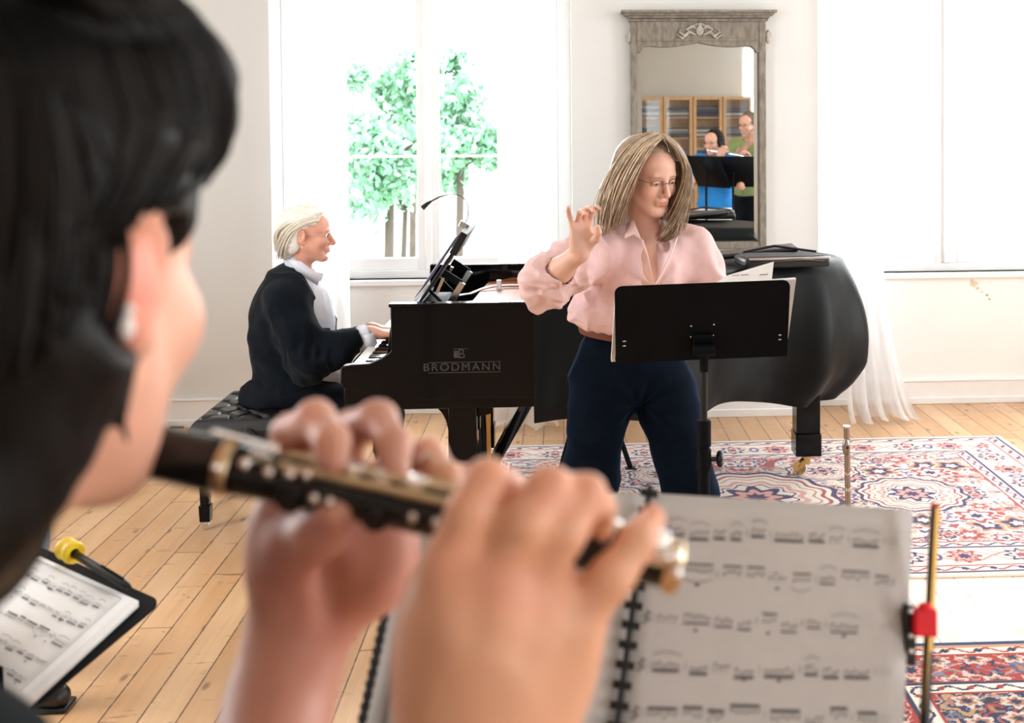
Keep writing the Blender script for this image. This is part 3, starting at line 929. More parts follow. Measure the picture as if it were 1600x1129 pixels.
# rim: a thick wall following the outline
cen = Vector((.25, 5.65, 0))
nrm = []
for i, p in enumerate(OUT):
    a = OUT[max(i - 1, 0)]; b = OUT[min(i + 1, len(OUT) - 1)]
    d = (b - a).normalized(); nrm.append(Vector((d.y, -d.x, 0)))
inner = [p - n * .045 for p, n in zip(OUT, nrm)]
vs = []
for p, q in zip(OUT, inner):
    vs += [(p.x, p.y, BOTZ), (p.x, p.y, TOPZ), (q.x, q.y, TOPZ), (q.x, q.y, BOTZ)]
fs = []
for i in range(len(OUT) - 1):
    for k in range(4): fs.append((4 * i + k, 4 * i + (k + 1) % 4, 4 * i + 4 + (k + 1) % 4, 4 * i + 4 + k))
fs += [(0, 1, 2, 3), tuple(4 * (len(OUT) - 1) + k for k in (3, 2, 1, 0))]
rim = MB().add(vs, fs).build('case_rim', M['lacquer'], piano, bevel=.004)
# cheek arms at both ends of the keyboard
def arm(y0):
    q = [side(*p) for p in ((611, 477), (611, 490), (620, 491), (623, 505), (623, 520), (619, 536), (609, 550), (595, 561), (578, 568), (548, 570), (535, 572), (532, 576),
                            (532, 598), (537, 606), (560, 612), (600, 624))]
    poly = [(v.x, v.z) for v in q] + [(XL + .12, BOTZ), (XL + .12, TOPZ)]
    return MB().prism(poly, MX(y0), -.045, 0).build('cheek', M['lacquer'], piano, bevel=.004)
arm(YN); arm(YS - .045)
# lip that overhangs the front of the rim top
MB().bx(XL - .006, XC + .2, YN - .008, YN + .05, TOPZ - .004, TOPZ + .010).build('top_moulding', M['lacquer'], piano, bevel=.003)
bt = side(700, 623).z
MB().bx(XK + .0, XL + .5, YN + .03, YS - .03, BOTZ - .02, BOTZ + .05).build('keybed', M['lacquer'], piano, bevel=.003)
MB().bx(XL - .02, XC + .34, YN + .02, YS - .3, BOTZ - .04, BOTZ).build('bottom_frame', M['lacquer'], piano, bevel=.004)
kz = .75
# key slip, keys, fallboard
MB().bx(XK - .005, XK + .02, YN + .045, YS - .045, BOTZ, kz - .012).build('key_slip', M['lacquer'], piano, bevel=.003)
MB().bx(XK + .02, XL + .01, YN + .05, YS - .05, kz - .03, kz - .012).build('key_frame', M['pine'], piano)
wk = MB(); n_ = 52; kw = (YS - YN - .22) / n_
for i in range(n_): wk.bx(XK + .02, XK + .165, YN + .11 + i * kw + .0005, YN + .11 + (i + 1) * kw - .0005, kz - .012, kz + .004)
o = wk.build('white_keys', M['ivory'], piano); o['kind'] = 'stuff'
bk = MB()
for i in range(n_ - 1):
    if i % 7 not in (2, 6): bk.bx(XK + .07, XK + .165, YN + .11 + (i + 1) * kw - .006, YN + .11 + (i + 1) * kw + .006, kz + .002, kz + .016)
o = bk.build('black_keys', M['lacquer'], piano); o['kind'] = 'stuff'
MB().bx(XK + .02, XK + .165, YN + .045, YN + .108, kz - .012, kz + .012).build('key_block', M['lacquer'], piano, bevel=.003)
MB().bx(XK + .02, XK + .165, YS - .108, YS - .045, kz - .012, kz + .012).build('key_block', M['lacquer'], piano, bevel=.003)
MB().box((XK + .178, (YN + YS) / 2, kz + .075), (.02, YS - YN - .12, .16), Matrix.Rotation(R_(8), 3, 'Y')).build('fallboard', M['lacquer'], piano, bevel=.003)
# iron plate, strings and open interior
pl = MB()
ins = [p - n * .06 for p, n in zip(OUT, nrm)]
ins = [p for p in ins if p.x > XL + .18]
pl.prism([(p.x, p.y) for p in ins], Matrix.Identity(4), TOPZ - .10, TOPZ - .085)
pl.build('iron_plate', M['plate'], piano)
# inner far rim, seen through the opening: plate-coloured liner with curve, black above
x0, x1 = P(738, 460, 6.2).x, P(822, 460, 6.2).x
zt = P(780, 417, 6.2).z
q = [P(*p, 6.2) for p in ((742, 470), (742, 466), (757, 450), (775, 440), (800, 434), (819, 433), (814, 470))]
MB().prism([(v.x, v.z) for v in q], MX(6.2), -.02, .0).build('inner_liner', M['plate'], piano, bevel=.002)
# propped front lid flap, seen edge-on beyond the opening
q = [P(*p, 6.24) for p in ((700, 421), (826, 415), (814, 472), (700, 476))]
MB().prism([(v.x, v.z) for v in q], MX(6.24), -.02, .0).build('lid_flap', M['lacquer'], piano, bevel=.003)
q0, q1 = P(780, 470, 5.9), P(780, 437, 5.9)
MB().bx(q0.x - .012, q0.x + .012, 5.89, 5.91, TOPZ - .09, q1.z).build('lid_prop', M['trim'], piano, bevel=.002)
MB().tube([P(715, 462, 5.8), P(735, 459, 5.8), P(752, 452, 5.85), P(770, 447, 5.9), P(795, 446, 5.95), P(815, 446, 5.95)], .006, 8).build('damper_rail', M['silver'], piano)
# main lid, closed beneath the cover
lid = MB(); lp = [p for p in OUT if p.x >= XC + .02]
lid.prism([(p.x, p.y) for p in lp], Matrix.Identity(4), TOPZ + .012, TOPZ + .032)
lid.build('lid', M['lacquer'], piano, bevel=.004)
# legs
def bracket(x_px):
    pass
def leg(cx_, cy_, wtop, px_l=None):
    m = MB()
    zt = BOTZ - .04
    pr = [(.052, zt), (.052, .20), (.040, .20), (.040, .135)]
    m.box((cx_, cy_, (zt + .22) / 2 + .0), (.115, .115, zt - .22))
    l = m.build('leg', M['lacquer'], piano, bevel=.004)
    MB().box((cx_, cy_, .165), (.125, .125, .11)).build('leg_shoe', M['lacquer'], l, bevel=.004)
    c = MB(); c.cyl((cx_, cy_, .115), (cx_, cy_, .06), .022, .018)
    c.tube([(cx_ + .01, cy_, .09), (cx_ - .02, cy_, .07), (cx_ - .035, cy_, .045)], [.02, .018, .02], 10)
    c.cyl((cx_ - .035, cy_ - .016, .042), (cx_ - .035, cy_ + .016, .042), .03)
    c.build('caster', M['gold'], l)
    return l
fl = P(724, 690, YN + .12)
tl = PZ(1258, 742, .01)
leg(fl.x, YN + .14, .1); leg(fl.x, YS - .20, .1); leg(tl.x + .01, tl.y + .02, .1)
# carved arch brackets either side of the near front leg
def bracket_prof(y):
    pts = [(640, 640), (640, 636), (768, 636), (768, 650), (763, 664), (745, 668), (745, 690), (693, 690), (690, 676), (684, 664), (675, 654), (662, 645), (650, 641)]
    poly = [(side(*p).x, side(*p).z) for p in pts]
    return MB().prism(poly, MX(y), -.05, 0).build('leg_bracket', M['lacquer'], piano, bevel=.003)
bracket_prof(YN + .19); bracket_prof(YS - .15)
MB().bx(XL - .03, side(808, 640).x, YN + .03, YN + .2, side(700, 641).z, BOTZ - .018).build('apron_rail', M['lacquer'], piano, bevel=.003)
# pedal lyre
ly = MB(); lx = P(755, 690, 5.5).x
yc = (YN + YS) / 2
for dy in (-.09, .09): ly.cyl((lx, yc + dy, BOTZ - .04), (lx, yc + dy * .8, .16), .018)
ly.bx(lx - .05, lx + .05, yc - .15, yc + .15, .10, .17); ly.bx(lx - .05, lx + .05, yc - .13, yc + .13, BOTZ - .09, BOTZ - .03)
lyre = ly.build('pedal_lyre', M['lacquer'], piano, bevel=.004)
for dy in (-.03, 0, .03): MB().cyl((lx + .01, yc + dy, BOTZ - .06), (lx + .01, yc + dy, .15), .004).build('pedal_rod', M['gold'], lyre)
for dy in (-.07, 0, .07): MB().box((lx - .10, yc + dy, .095), (.13, .028, .012)).build('pedal', M['gold'], lyre, bevel=.004)
g = P(763, 640, YN + .25)
MB().bx(g.x - .008, g.x + .008, YN + .25, YN + .28, .02, g.z + .03).build('brass_rod', M['gold'], piano)
MB().beam((side(832, 628) + Vector((0, .25, 0))), PZ(762, 738, .03), .05, .07, (0, 1, 0)).build('lyre_brace', M['lacquer'], piano, bevel=.004)
# name on the side, dim inlay letters with lines above and below, and the small crest
M['inlay'] = mat('dim_brass_inlay', (.05, .047, .045), .4, .2)
def text(body, size, M_, name, mat_, parent=None, ext=.0008, space=1.0, width=None):
    cu = bpy.data.curves.new(name, 'FONT'); cu.body = body; cu.size = size; cu.align_x = 'CENTER'; cu.align_y = 'CENTER'
    cu.space_character = space; cu.extrude = ext
    o_ = bpy.data.objects.new('tmp', cu); COL.objects.link(o_)
    dg = bpy.context.evaluated_depsgraph_get(); me = bpy.data.meshes.new_from_object(o_.evaluated_get(dg))
    bpy.data.objects.remove(o_)
    xs_ = [v.co.x for v in me.vertices]; f_ = 1.0
    if width and xs_: f_ = width / (max(xs_) - min(xs_))
    off = parent.location if parent else Vector((0, 0, 0))
    for v in me.vertices: v.co = M_ @ Vector((v.co.x * f_, v.co.y, v.co.z)) - off
    me.materials.clear(); me.materials.append(mat_)
    q_ = bpy.data.objects.new(name, me); COL.objects.link(q_)
    if parent: q_.parent = parent
    return q_
c = side(722, 573.5)
w_ = side(783, 573).x - side(661, 573).x
hgt = side(722, 566).z - side(722, 581).z
text('BRODMANN', hgt * 1.12, MX(YN - .0005) @ Matrix.Translation((c.x, c.z, 0)), 'maker_name', M['inlay'], piano, space=1.25, width=w_ * .98)
ln = MB()
for py in (565.5, 581.5):
    z = side(722, py).z; ln.bx(c.x - w_ / 2 + .02, c.x + w_ / 2, YN - .0015, YN, z - .0012, z + .0012)
ln.build('name_line', M['inlay'], piano)
c2 = side(721, 553)
text('B', .052, MX(YN - .0005) @ Matrix.Translation((c2.x, c2.z, 0)), 'crest', M['inlay'], piano)
MB().bx(c2.x - .030, c2.x - .012, YN - .0015, YN, c2.z - .014, c2.z + .014).bx(c2.x - .03, c2.x + .028, YN - .0015, YN, c2.z + .02, c2.z + .0225).build('crest_mark', M['inlay'], piano)

# ---- folding music desk on the piano with sheet music and clip lamp
YD = 5.15
desk = thing('piano_music_desk', 'black folding desktop music stand opened on top of the piano', 'music stand', tuple(P(690, 474, YD)))
def dk(px, py, y=YD): return P(px, py, y)
W2 = .24
up = (dk(733, 352) - dk(655, 466)).normalized()
pm = MB()
pm.beam(dk(664, 462), dk(731, 362), .48, .012, (0, 0, 1))
a_, b_ = dk(664, 462), dk(731, 362)
def plank(a, b, w, th, name, mt, par):
    d = (b - a).normalized(); y = Vector((0, 1, 0)); n = d.cross(y)
    vs = []
    for p in (a, b):
        for s1 in (-1, 1):
            for s2 in (-1, 1): vs.append(p + y * s1 * w / 2 + n * s2 * th / 2)
    return MB().add(vs, [(0, 1, 3, 2), (4, 6, 7, 5), (0, 4, 5, 1), (2, 3, 7, 6), (0, 2, 6, 4), (1, 5, 7, 3)]).build(name, mt, par, bevel=.003)
plank(a_, b_, .46, .012, 'desk_panel', M['blackplastic'], desk)
plank(dk(715, 388), dk(733, 356), .50, .03, 'top_bar', M['blackplastic'], desk)
plank(dk(655, 470), dk(668, 460), .48, .012, 'lip', M['blackplastic'], desk)
plank(dk(650, 468) - Vector((0, 0, .004)), dk(712, 469), .44, .012, 'base', M['black'], desk)
for s_ in (-.2, .2):
    v = Vector((0, s_, 0))
    MB().beam(dk(700, 417) + v, dk(727, 434) + v, .03, .014, (0, 1, 0)).build('strut', M['black'], desk)
    MB().beam(dk(706, 468) + v, dk(729, 432) + v, .024, .018, (0, 1, 0)).build('strut', M['silver'], desk)
    MB().beam(dk(678, 442) + v, dk(702, 466) + v, .012, .012, (0, 1, 0)).build('strut', M['black'], desk)
    MB().beam(dk(690, 448) + v, dk(700, 425) + v, .012, .012, (0, 1, 0)).build('strut', M['chrome'], desk)
M['lilacpaper'] = mat('lilac_paper', (.68, .66, .80), .8, var=.03, trans=.3)  # even pale lilac paper colour
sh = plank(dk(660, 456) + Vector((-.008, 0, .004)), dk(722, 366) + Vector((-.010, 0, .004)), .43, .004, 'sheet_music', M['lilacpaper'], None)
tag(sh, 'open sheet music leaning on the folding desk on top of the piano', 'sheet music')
lamp = thing('clip_lamp', 'thin gooseneck clip lamp arching above the piano music desk', 'lamp', tuple(dk(724, 354)))
MB().box(dk(725, 352), (.045, .03, .03), Matrix.Rotation(.5, 3, 'Y')).build('clip', M['chrome'], lamp, bevel=.004)
MB().tube([dk(*p) for p in ((726, 350), (731, 340), (732, 325), (728, 312), (718, 305), (704, 303), (688, 307), (676, 313), (668, 318))], [.0022] * 3 + [.0015] * 3 + [.003] * 3, 8).build('gooseneck', M['blackplastic'], lamp)
MB().tube([dk(674, 314), dk(668, 318), dk(660, 325)], [.004, .008, .011], 10).build('lamp_head', M['blackplastic'], lamp)

# ---- the cover cloth
ci = [i for i, p in enumerate(OUT) if p.x >= XC]
CP = [OUT[i] for i in ci]; CN = [nrm[i] for i in ci]
# clamp the start
def cloth():
    m = MB(); rows = 26; n = len(CP)
    # arc length
    L = [0]
    for i in range(1, n): L.append(L[-1] + (CP[i] - CP[i - 1]).length)
    # denser resample
    K = 260; P_ = []; N_ = []
    for k in range(K):
        s_ = L[-1] * k / (K - 1)
        j = min(max(np.searchsorted(L, s_) - 1, 0), n - 2); t = (s_ - L[j]) / max(L[j + 1] - L[j], 1e-6)
        P_.append(CP[j].lerp(CP[j + 1], t)); N_.append(CN[j].lerp(CN[j + 1], t).normalized())
    vs = []
    for r in range(rows + 1):
        v = r / rows
        for k in range(K):
            u = k / (K - 1); p = P_[k]; s_ = L[-1] * u
            tailw = math.exp(-((p.x - 1.28) / .30) ** 2)
            front = max(0, 1 - u / .5)
            zb = .535 - .17 * min(1, max(0, (p.x - .0) / 1.2)) ** 1.3 + .012 * math.sin(s_ * 7)
            if p.y > YS - .1: zb = .45
            zt_ = TOPZ + .045
            z = zt_ + (zb - zt_) * v
            fold = (.5 + .5 * math.sin(s_ * 21 + 2 * math.sin(s_ * 3.1) + v * 1.5)) ** 1.4
            off = .012 + .018 * v + .060 * fold * v ** .7 * (.30 + tailw) + .095 * tailw * math.sin(PI * min(1, v * 1.02)) ** .8 - .10 * tailw * max(0, v - .75) * 4 * .8
            if v < .06: off *= (v / .06) ** .5; 
            ed = 0
            if v > .9: off -= .02 * (v - .9) / .1
            q = p + N_[k] * off
            zz = z - (0 if v > 0 else 0)
            vs.append((q.x, q.y, zz if v >= .06 else zt_ - .02 * (v / .06) ** 2))
    fs = [(r * K + k, r * K + k + 1, (r + 1) * K + k + 1, (r + 1) * K + k) for r in range(rows) for k in range(K - 1)]
    m.add(vs, fs)
    # top skin: strips towards the spine side
    T = 16; base = len(m.v)
    half = K // 2
    tv = []
    for r in range(T + 1):
        for k in range(K):
            p = P_[k]; c_ = Vector((min(max(p.x, XC + .02), 1.12), 5.9, 0)) if True else cen
            q = p.lerp(c_, r / T)
            tv.append((q.x, q.y, TOPZ + .045 + .004 * math.sin(q.x * 9 + q.y * 5)*(r>0)))
    m.add(tv, [(r * K + k, r * K + k + 1, (r + 1) * K + k + 1, (r + 1) * K + k) for r in range(T) for k in range(K - 1)])
    bm = bmesh.new(); me = bpy.data.meshes.new('t'); me.from_pydata(m.v, [], m.f); bm.from_mesh(me)
    bmesh.ops.remove_doubles(bm, verts=bm.verts, dist=.0008)
    bm.to_mesh(me); bm.free()
    m2 = MB(); m2.v = [tuple(v.co) for v in me.vertices]; m2.f = [tuple(f.vertices) for f in me.polygons]
    return m2
cl = cloth().build('piano_cover', M['cloth_black'], sharp=70)
tag(cl, 'black fabric cover draped over the rear half of the grand piano', 'cover')
# folded edge of the cover at the opening and a white book standing there
bk_ = thing('music_book', 'white music book leaning at the edge of the black piano cover', 'book', tuple(P(826, 466, 5.6)))
q = [P(*p, 5.6) for p in ((820, 466), (834, 408), (850, 408), (850, 466))]
MB().prism([(v.x, v.z) for v in q], MX(5.6), -.006, .0).build('book_cover', M['paper'], bk_)
q = P(826, 459, 5.2)
sk = MB().bx(P(815, 460, 5.2).x, P(842, 460, 5.2).x, 5.1, 5.35, TOPZ + .012, TOPZ + .04).build('sheet_stack', M['paper'], bevel=.002)
tag(sk, 'small stack of paper lying on the piano beside the conductor\'s raised elbow', 'papers')
ctop = TOPZ + .05
# open instrument case on top of the cover
YB = 5.75
case = thing('instrument_case', 'open black padded instrument case lying on the piano cover', 'case', (P(1215, 412, YB).x, YB, ctop))
def zat(px, py, z): return PZ(px, py, z)
a = zat(1200, 424, ctop); b = zat(1290, 412, ctop); 
ang = math.atan2(.10, 1)
def rb(cx_, cy_, sx, sy, z0, z1, name, mt, ang=ang, tilt=0, bev=.012):
    Rm = Matrix.Rotation(ang, 3, 'Z') @ Matrix.Rotation(tilt, 3, 'Y')
    return MB().box((cx_, cy_, (z0 + z1) / 2), (sx, sy, z1 - z0), Rm).build(name, mt, case, bevel=bev, seg=3)
cx0 = a.x + .10; cy0 = a.y + .22
rb(cx0, cy0, .40, .22, ctop + .002, ctop + .045, 'case_body', M['leather'])
rb(cx0, cy0 + .01, .36, .18, ctop + .044, ctop + .052, 'case_lining', M['wallet'], bev=.003)
rb(cx0 - .10, cy0 + .22, .42, .2, ctop + .03, ctop + .055, 'case_lid', M['leather'], ang=ang - .15, tilt=-.10)
rb(cx0 + .02, cy0 - .108, .38, .006, ctop + .040, ctop + .050, 'zip', M['chrome'], bev=.001)
MB().tube([Vector((cx0 - .2, cy0 - .12, ctop + .015)), Vector((cx0 - .12, cy0 - .15, ctop + .03)), Vector((cx0 + .08, cy0 - .13, ctop + .04)), Vector((cx0 + .18, cy0 - .11, ctop + .03))], .008, 8, flat=.4).build('strap', M['blackplastic'], case)
MB().tube([Vector((cx0 - .17, cy0 + .05, ctop + .06)), Vector((cx0 - .02, cy0 + .07, ctop + .085)), Vector((cx0 + .17, cy0 + .03, ctop + .06))], .006, 8).build('handle', M['blackplastic'], case)

# low black stand under the piano, seen between the conductor's legs
st = thing('folding_stand', 'thin black splayed-leg folding stand beneath the piano, behind the conductor\'s legs', 'stand', (P(930, 700, 5.95).x, 5.95, 0))
Yf = 5.9
for (p0, p1) in (((893, 672), (876, 732)), ((965, 672), (985, 730))):
    A = P(*p0, Yf); B = PZ(p1[0], p1[1], .014)
    MB().beam(A, B, .018, .018).build('leg', M['black'], st)
    MB().box((B.x, B.y, .008), (.05, .04, .014)).build('foot', M['blackplastic'], st)
A = P(893, 672, Yf); B = P(965, 672, Yf)
MB().beam(A, B, .02, .02).build('crossbar', M['black'], st)

# ================================================================== piano bench
Bn = PZ(322, 826, 0.0); Bf = PZ(382, 776, 0.0)
bench = thing('piano_bench', 'black tufted leather piano bench with casters, under the seated pianist', 'bench', (Bn.x + .2, (Bn.y + Bf.y) / 2, 0))
sx0 = Bn.x - .04; sx1 = sx0 + .44; sy0 = Bn.y - .10; sy1 = Bf.y + .07
SZ = .49
def seat():
    m = MB(); nx_, ny_ = 70, 110
    def fn(u, v):
        x = sx0 + (sx1 - sx0) * u; y = sy0 + (sy1 - sy0) * v
        e = min(u, 1 - u) * (sx1 - sx0); f = min(v, 1 - v) * (sy1 - sy0)
        d = min(e, f); z = SZ - .045 * max(0, 1 - d / .05) ** 2.2
        gx, gy = .125, .15
        best = 9
        for k in range(2):
            ox = (x - sx0 - .055 + k * gx / 2); oy = (y - sy0 - .06 + k * gy / 2)
            dx = ox - round(ox / gx) * gx; dy = oy - round(oy / gy) * gy
            best = min(best, math.hypot(dx, dy))
            # pleats between buttons
        s1 = abs(math.sin(PI * ((x - sx0 - .055) / gx + (y - sy0 - .06) / gy))); s2 = abs(math.sin(PI * ((x - sx0 - .055) / gx - (y - sy0 - .06) / gy)))
        if d > .03: z -= .026 * math.exp(-(best / .016) ** 2) + .012 * (math.exp(-(s1 / .18) ** 2) + math.exp(-(s2 / .18) ** 2)) * min(1, (d - .03) / .03)
        return Vector((x, y, z))
    m.grid(fn, nx_, ny_)
    return m.build('cushion_top', M['leather'], bench, sharp=80)
seat()
MB().bx(sx0 - .004, sx1 + .004, sy0 - .004, sy1 + .004, SZ - .11, SZ - .035).build('cushion_side', M['leather'], bench, bevel=.02, seg=4)
gx, gy = .125, .15
for k in range(2):
    x = sx0 + .055 - k * gx / 2
    while x < sx1 - .03:
        y = sy0 + .06 - k * gy / 2
        while y < sy1 - .03:
            if x > sx0 + .03 and y > sy0 + .03: MB().ell((x, y, SZ - .020), (.009, .009, .005), nu=10, nv=6).build('tufting_button', M['leather'], bench)
            y += gy
        x += gx
MB().bx(sx0 + .02, sx1 - .02, sy0 + .03, sy1 - .03, SZ - .145, SZ - .10).build('seat_frame', M['lacquer'], bench, bevel=.003)
MB().bx(sx0 + .13, sx1 - .04, sy0 + .02, sy0 + .03, SZ - .150, SZ - .142).build('brass_strip', M['gold'], bench)
for kx, ky in ((0, 0), (0, 1), (1, 0), (1, 1)):
    x = Bn.x + kx * .36; y = Bn.y if ky == 0 else Bf.y
    l = MB().tube([(x, y, SZ - .12), (x, y, .10)], [.036, .026], 4, up=(1, 1, 0)).build('leg', M['lacquer'], bench, bevel=.003)
    MB().tube([(x, y, .105), (x, y, .035)], [.034, .030], 4, up=(1, 1, 0)).build('leg_shoe', M['lacquer'], l, bevel=.002)
    MB().cyl((x, y, .035), (x, y, .018), .009).cyl((x, y - .012, .014), (x, y + .012, .014), .014).build('caster', M['chrome'], l)
kq = P(388, 682, sy0 - .02)
MB().cyl((kq.x, sy0 + .03, kq.z), (kq.x, sy0 - .03, kq.z), .030).cyl((kq.x, sy0 - .03, kq.z), (kq.x, sy0 - .045, kq.z), .024, .018).build('height_knob', M['blackplastic'], bench, bevel=.003)

# ================================================================== conductor's stand
YT = 3.42
def tk(px, py, y): return P(px, py, y)
stand = thing('music_stand', 'black metal music stand with solid desk seen from behind, in front of the conductor', 'music stand', (P(1100, 600, YT).x, YT, 0))
# desk corners: bottom leans towards the camera
c00, c10 = tk(962, 567, YT - .02), tk(1230, 556, YT - .02)
c01, c11 = tk(964, 447, YT + .03 - .10), tk(1241, 434, YT + .03 - .10)
def quad_panel(c00, c10, c01, c11, r, th):
    ex = (c10 - c00); ey = (c01 - c00); W = ex.length; H = ey.length
    X = ex.normalized(); Z = X.cross(ey).normalized(); Y = Z.cross(X)
    poly = [(0, 0), (W, 0)]
    poly = []
    def cor(cx_, cy_, a0):
        for k in range(7):
            a = a0 + PI / 2 * k / 6; poly.append((cx_ + r * math.cos(a), cy_ + r * math.sin(a)))
    poly += [(0, 0), (W, 0)]
    cor(W - r, H - r, 0); cor(r, H - r, PI / 2)
    Mx = Matrix((X, Y, Z)).transposed().to_4x4(); Mx.translation = c00
    return MB().prism(poly, Mx, -th / 2, th / 2), Mx, W, H
# the top tilts away from the camera (towards the conductor's side it faces up)
c01 = tk(964, 447, YT - .10); c11 = tk(1241, 434, YT - .10)
mbq, DM, DW, DH = quad_panel(c00, c10, c01, c11, .022, .003)
mbq.build('desk', M['black'], stand, bevel=.001)
# ledge behind
MB().prism([(0, 0), (DW, 0), (DW, .004), (0, .004)], DM, -.055, 0).build('ledge', M['black'], stand)
hub = DM @ Vector((DW * .505, DH * .25, .004))
rt = DM.to_3x3()
MB().box(hub + rt @ Vector((0, 0, .006)), (.055, .05, .012), rt).build('hub_plate', M['black'], stand, bevel=.003)
MB().cyl(hub + rt @ Vector((-.03, -.012, .025)), hub + rt @ Vector((.03, -.012, .025)), .017).build('tilt_hinge', M['black'], stand, bevel=.002)
for dx, dy in ((-.034, .028), (.030, .030), (-.034, -.006), (.028, -.004)):
    MB().ell(DM @ Vector((DW * .505 + dx, DH * .34 + dy, .003)), (.003, .003, .003), nu=8, nv=6).build('rivet', M['chrome'], stand)
for fx in (.035, .935):
    for dy in (.20, .26): MB().ell(DM @ Vector((DW * fx + .008, DH * (dy + .03), .003)), (.0045, .0022, .0015), rt, nu=8, nv=6).build('rivet', M['chrome'], stand)
base = Vector((hub.x + .006, YT, 0)); top = hub + rt @ Vector((0, -.03, .03))
top = Vector((base.x, YT - .02, hub.z - .02))
MB().cyl(top, (base.x, YT, .72), .0095).build('inner_pole', M['blackplastic'], stand)
MB().cyl((top.x, top.y, top.z + .01), (top.x, top.y, top.z - .07), .015, .013).build('neck', M['black'], stand, bevel=.002)
MB().cyl((base.x, YT, .84), (base.x, YT, .05), .0165).build('outer_pole', M['black'], stand, bevel=.001)
MB().cyl((base.x, YT, .865), (base.x, YT, .79), .021).build('collar', M['black'], stand, bevel=.003)
kb = P(1112, 717, YT)
k_ = MB(); k_.cyl((base.x, YT, kb.z), (base.x + .05, YT, kb.z), .007)
kc = Vector((base.x + .045, YT, kb.z))
for a in range(5):
    t_ = 2 * PI * a / 5 + .3; k_.ell(kc + Vector((0, math.cos(t_) * .014, math.sin(t_) * .014)), (.009, .010, .010), nu=10, nv=8)
k_.ell(kc, (.010, .015, .015)).build('height_knob', M['blackplastic'], stand)
MB().cyl((base.x, YT, kb.z + .03), (base.x, YT, kb.z - .03), .021).build('clamp', M['black'], stand, bevel=.002)
for a in (90, 210, 330):
    t_ = R_(a); e = Vector((base.x + .30 * math.cos(t_), YT + .30 * math.sin(t_), .012))
    MB().beam((base.x, YT, .16), e, .022, .006).build('leg', M['black'], stand)
    MB().ell(e, (.02, .02, .012)).build('rubber_foot', M['blackplastic'], stand)
# papers on the conductor's stand: they stick out left and right of the desk
def sheet(pts_px, y, name, label, mt=M['paper'], th=.004, yy=None, group=None):
    q = [P(a, b, (yy[i] if yy else y)) for i, (a, b) in enumerate(pts_px)]
    n = (q[1] - q[0]).cross(q[3] - q[0]).normalized() * th
    o_ = MB().add(q + [v + n for v in q], [(0, 1, 2, 3), (7, 6, 5, 4), (0, 4, 5, 1), (1, 5, 6, 2), (2, 6, 7, 3), (3, 7, 4, 0)]).build(name, mt)
    return tag(o_, label, 'papers', group)
sheet(((955, 565), (1100, 560), (1100, 450), (962, 458)), 0, 'paper_stack', 'white paper stack sticking out left of the conductor\'s desk', yy=(YT + .012, YT + .012, YT - .06, YT - .06), th=-.02)
sheet(((1228, 553), (1120, 558), (1120, 445), (1244, 436)), 0, 'paper_stack', 'white paper stack sticking out right of the conductor\'s desk', yy=(YT + .012, YT + .012, YT - .06, YT - .06), th=.012)
s3 = sheet(((1112, 446), (1205, 446), (1209, 409), (1135, 431)), 0, 'sheet_music', 'loose white sheet with handwriting showing above the conductor\'s desk', yy=(YT + .0, YT + .0, YT + .10, YT + .10), th=.001)
hw = MB(); random.seed(9)
for (px, py, L) in ((1143, 431, 26), (1148, 433, 18), (1185, 430, 14), (1180, 433, 20)):
    pts = [P(px + L * k / 12, py - 3 * k / 12 * .6 + random.uniform(-1, 1), YT + .055) for k in range(13)]
    hw.tube([p + Vector((0, -.012, .002)) for p in pts], .0008, 5)
o = hw.build('handwriting', M['ink']); o.parent = s3
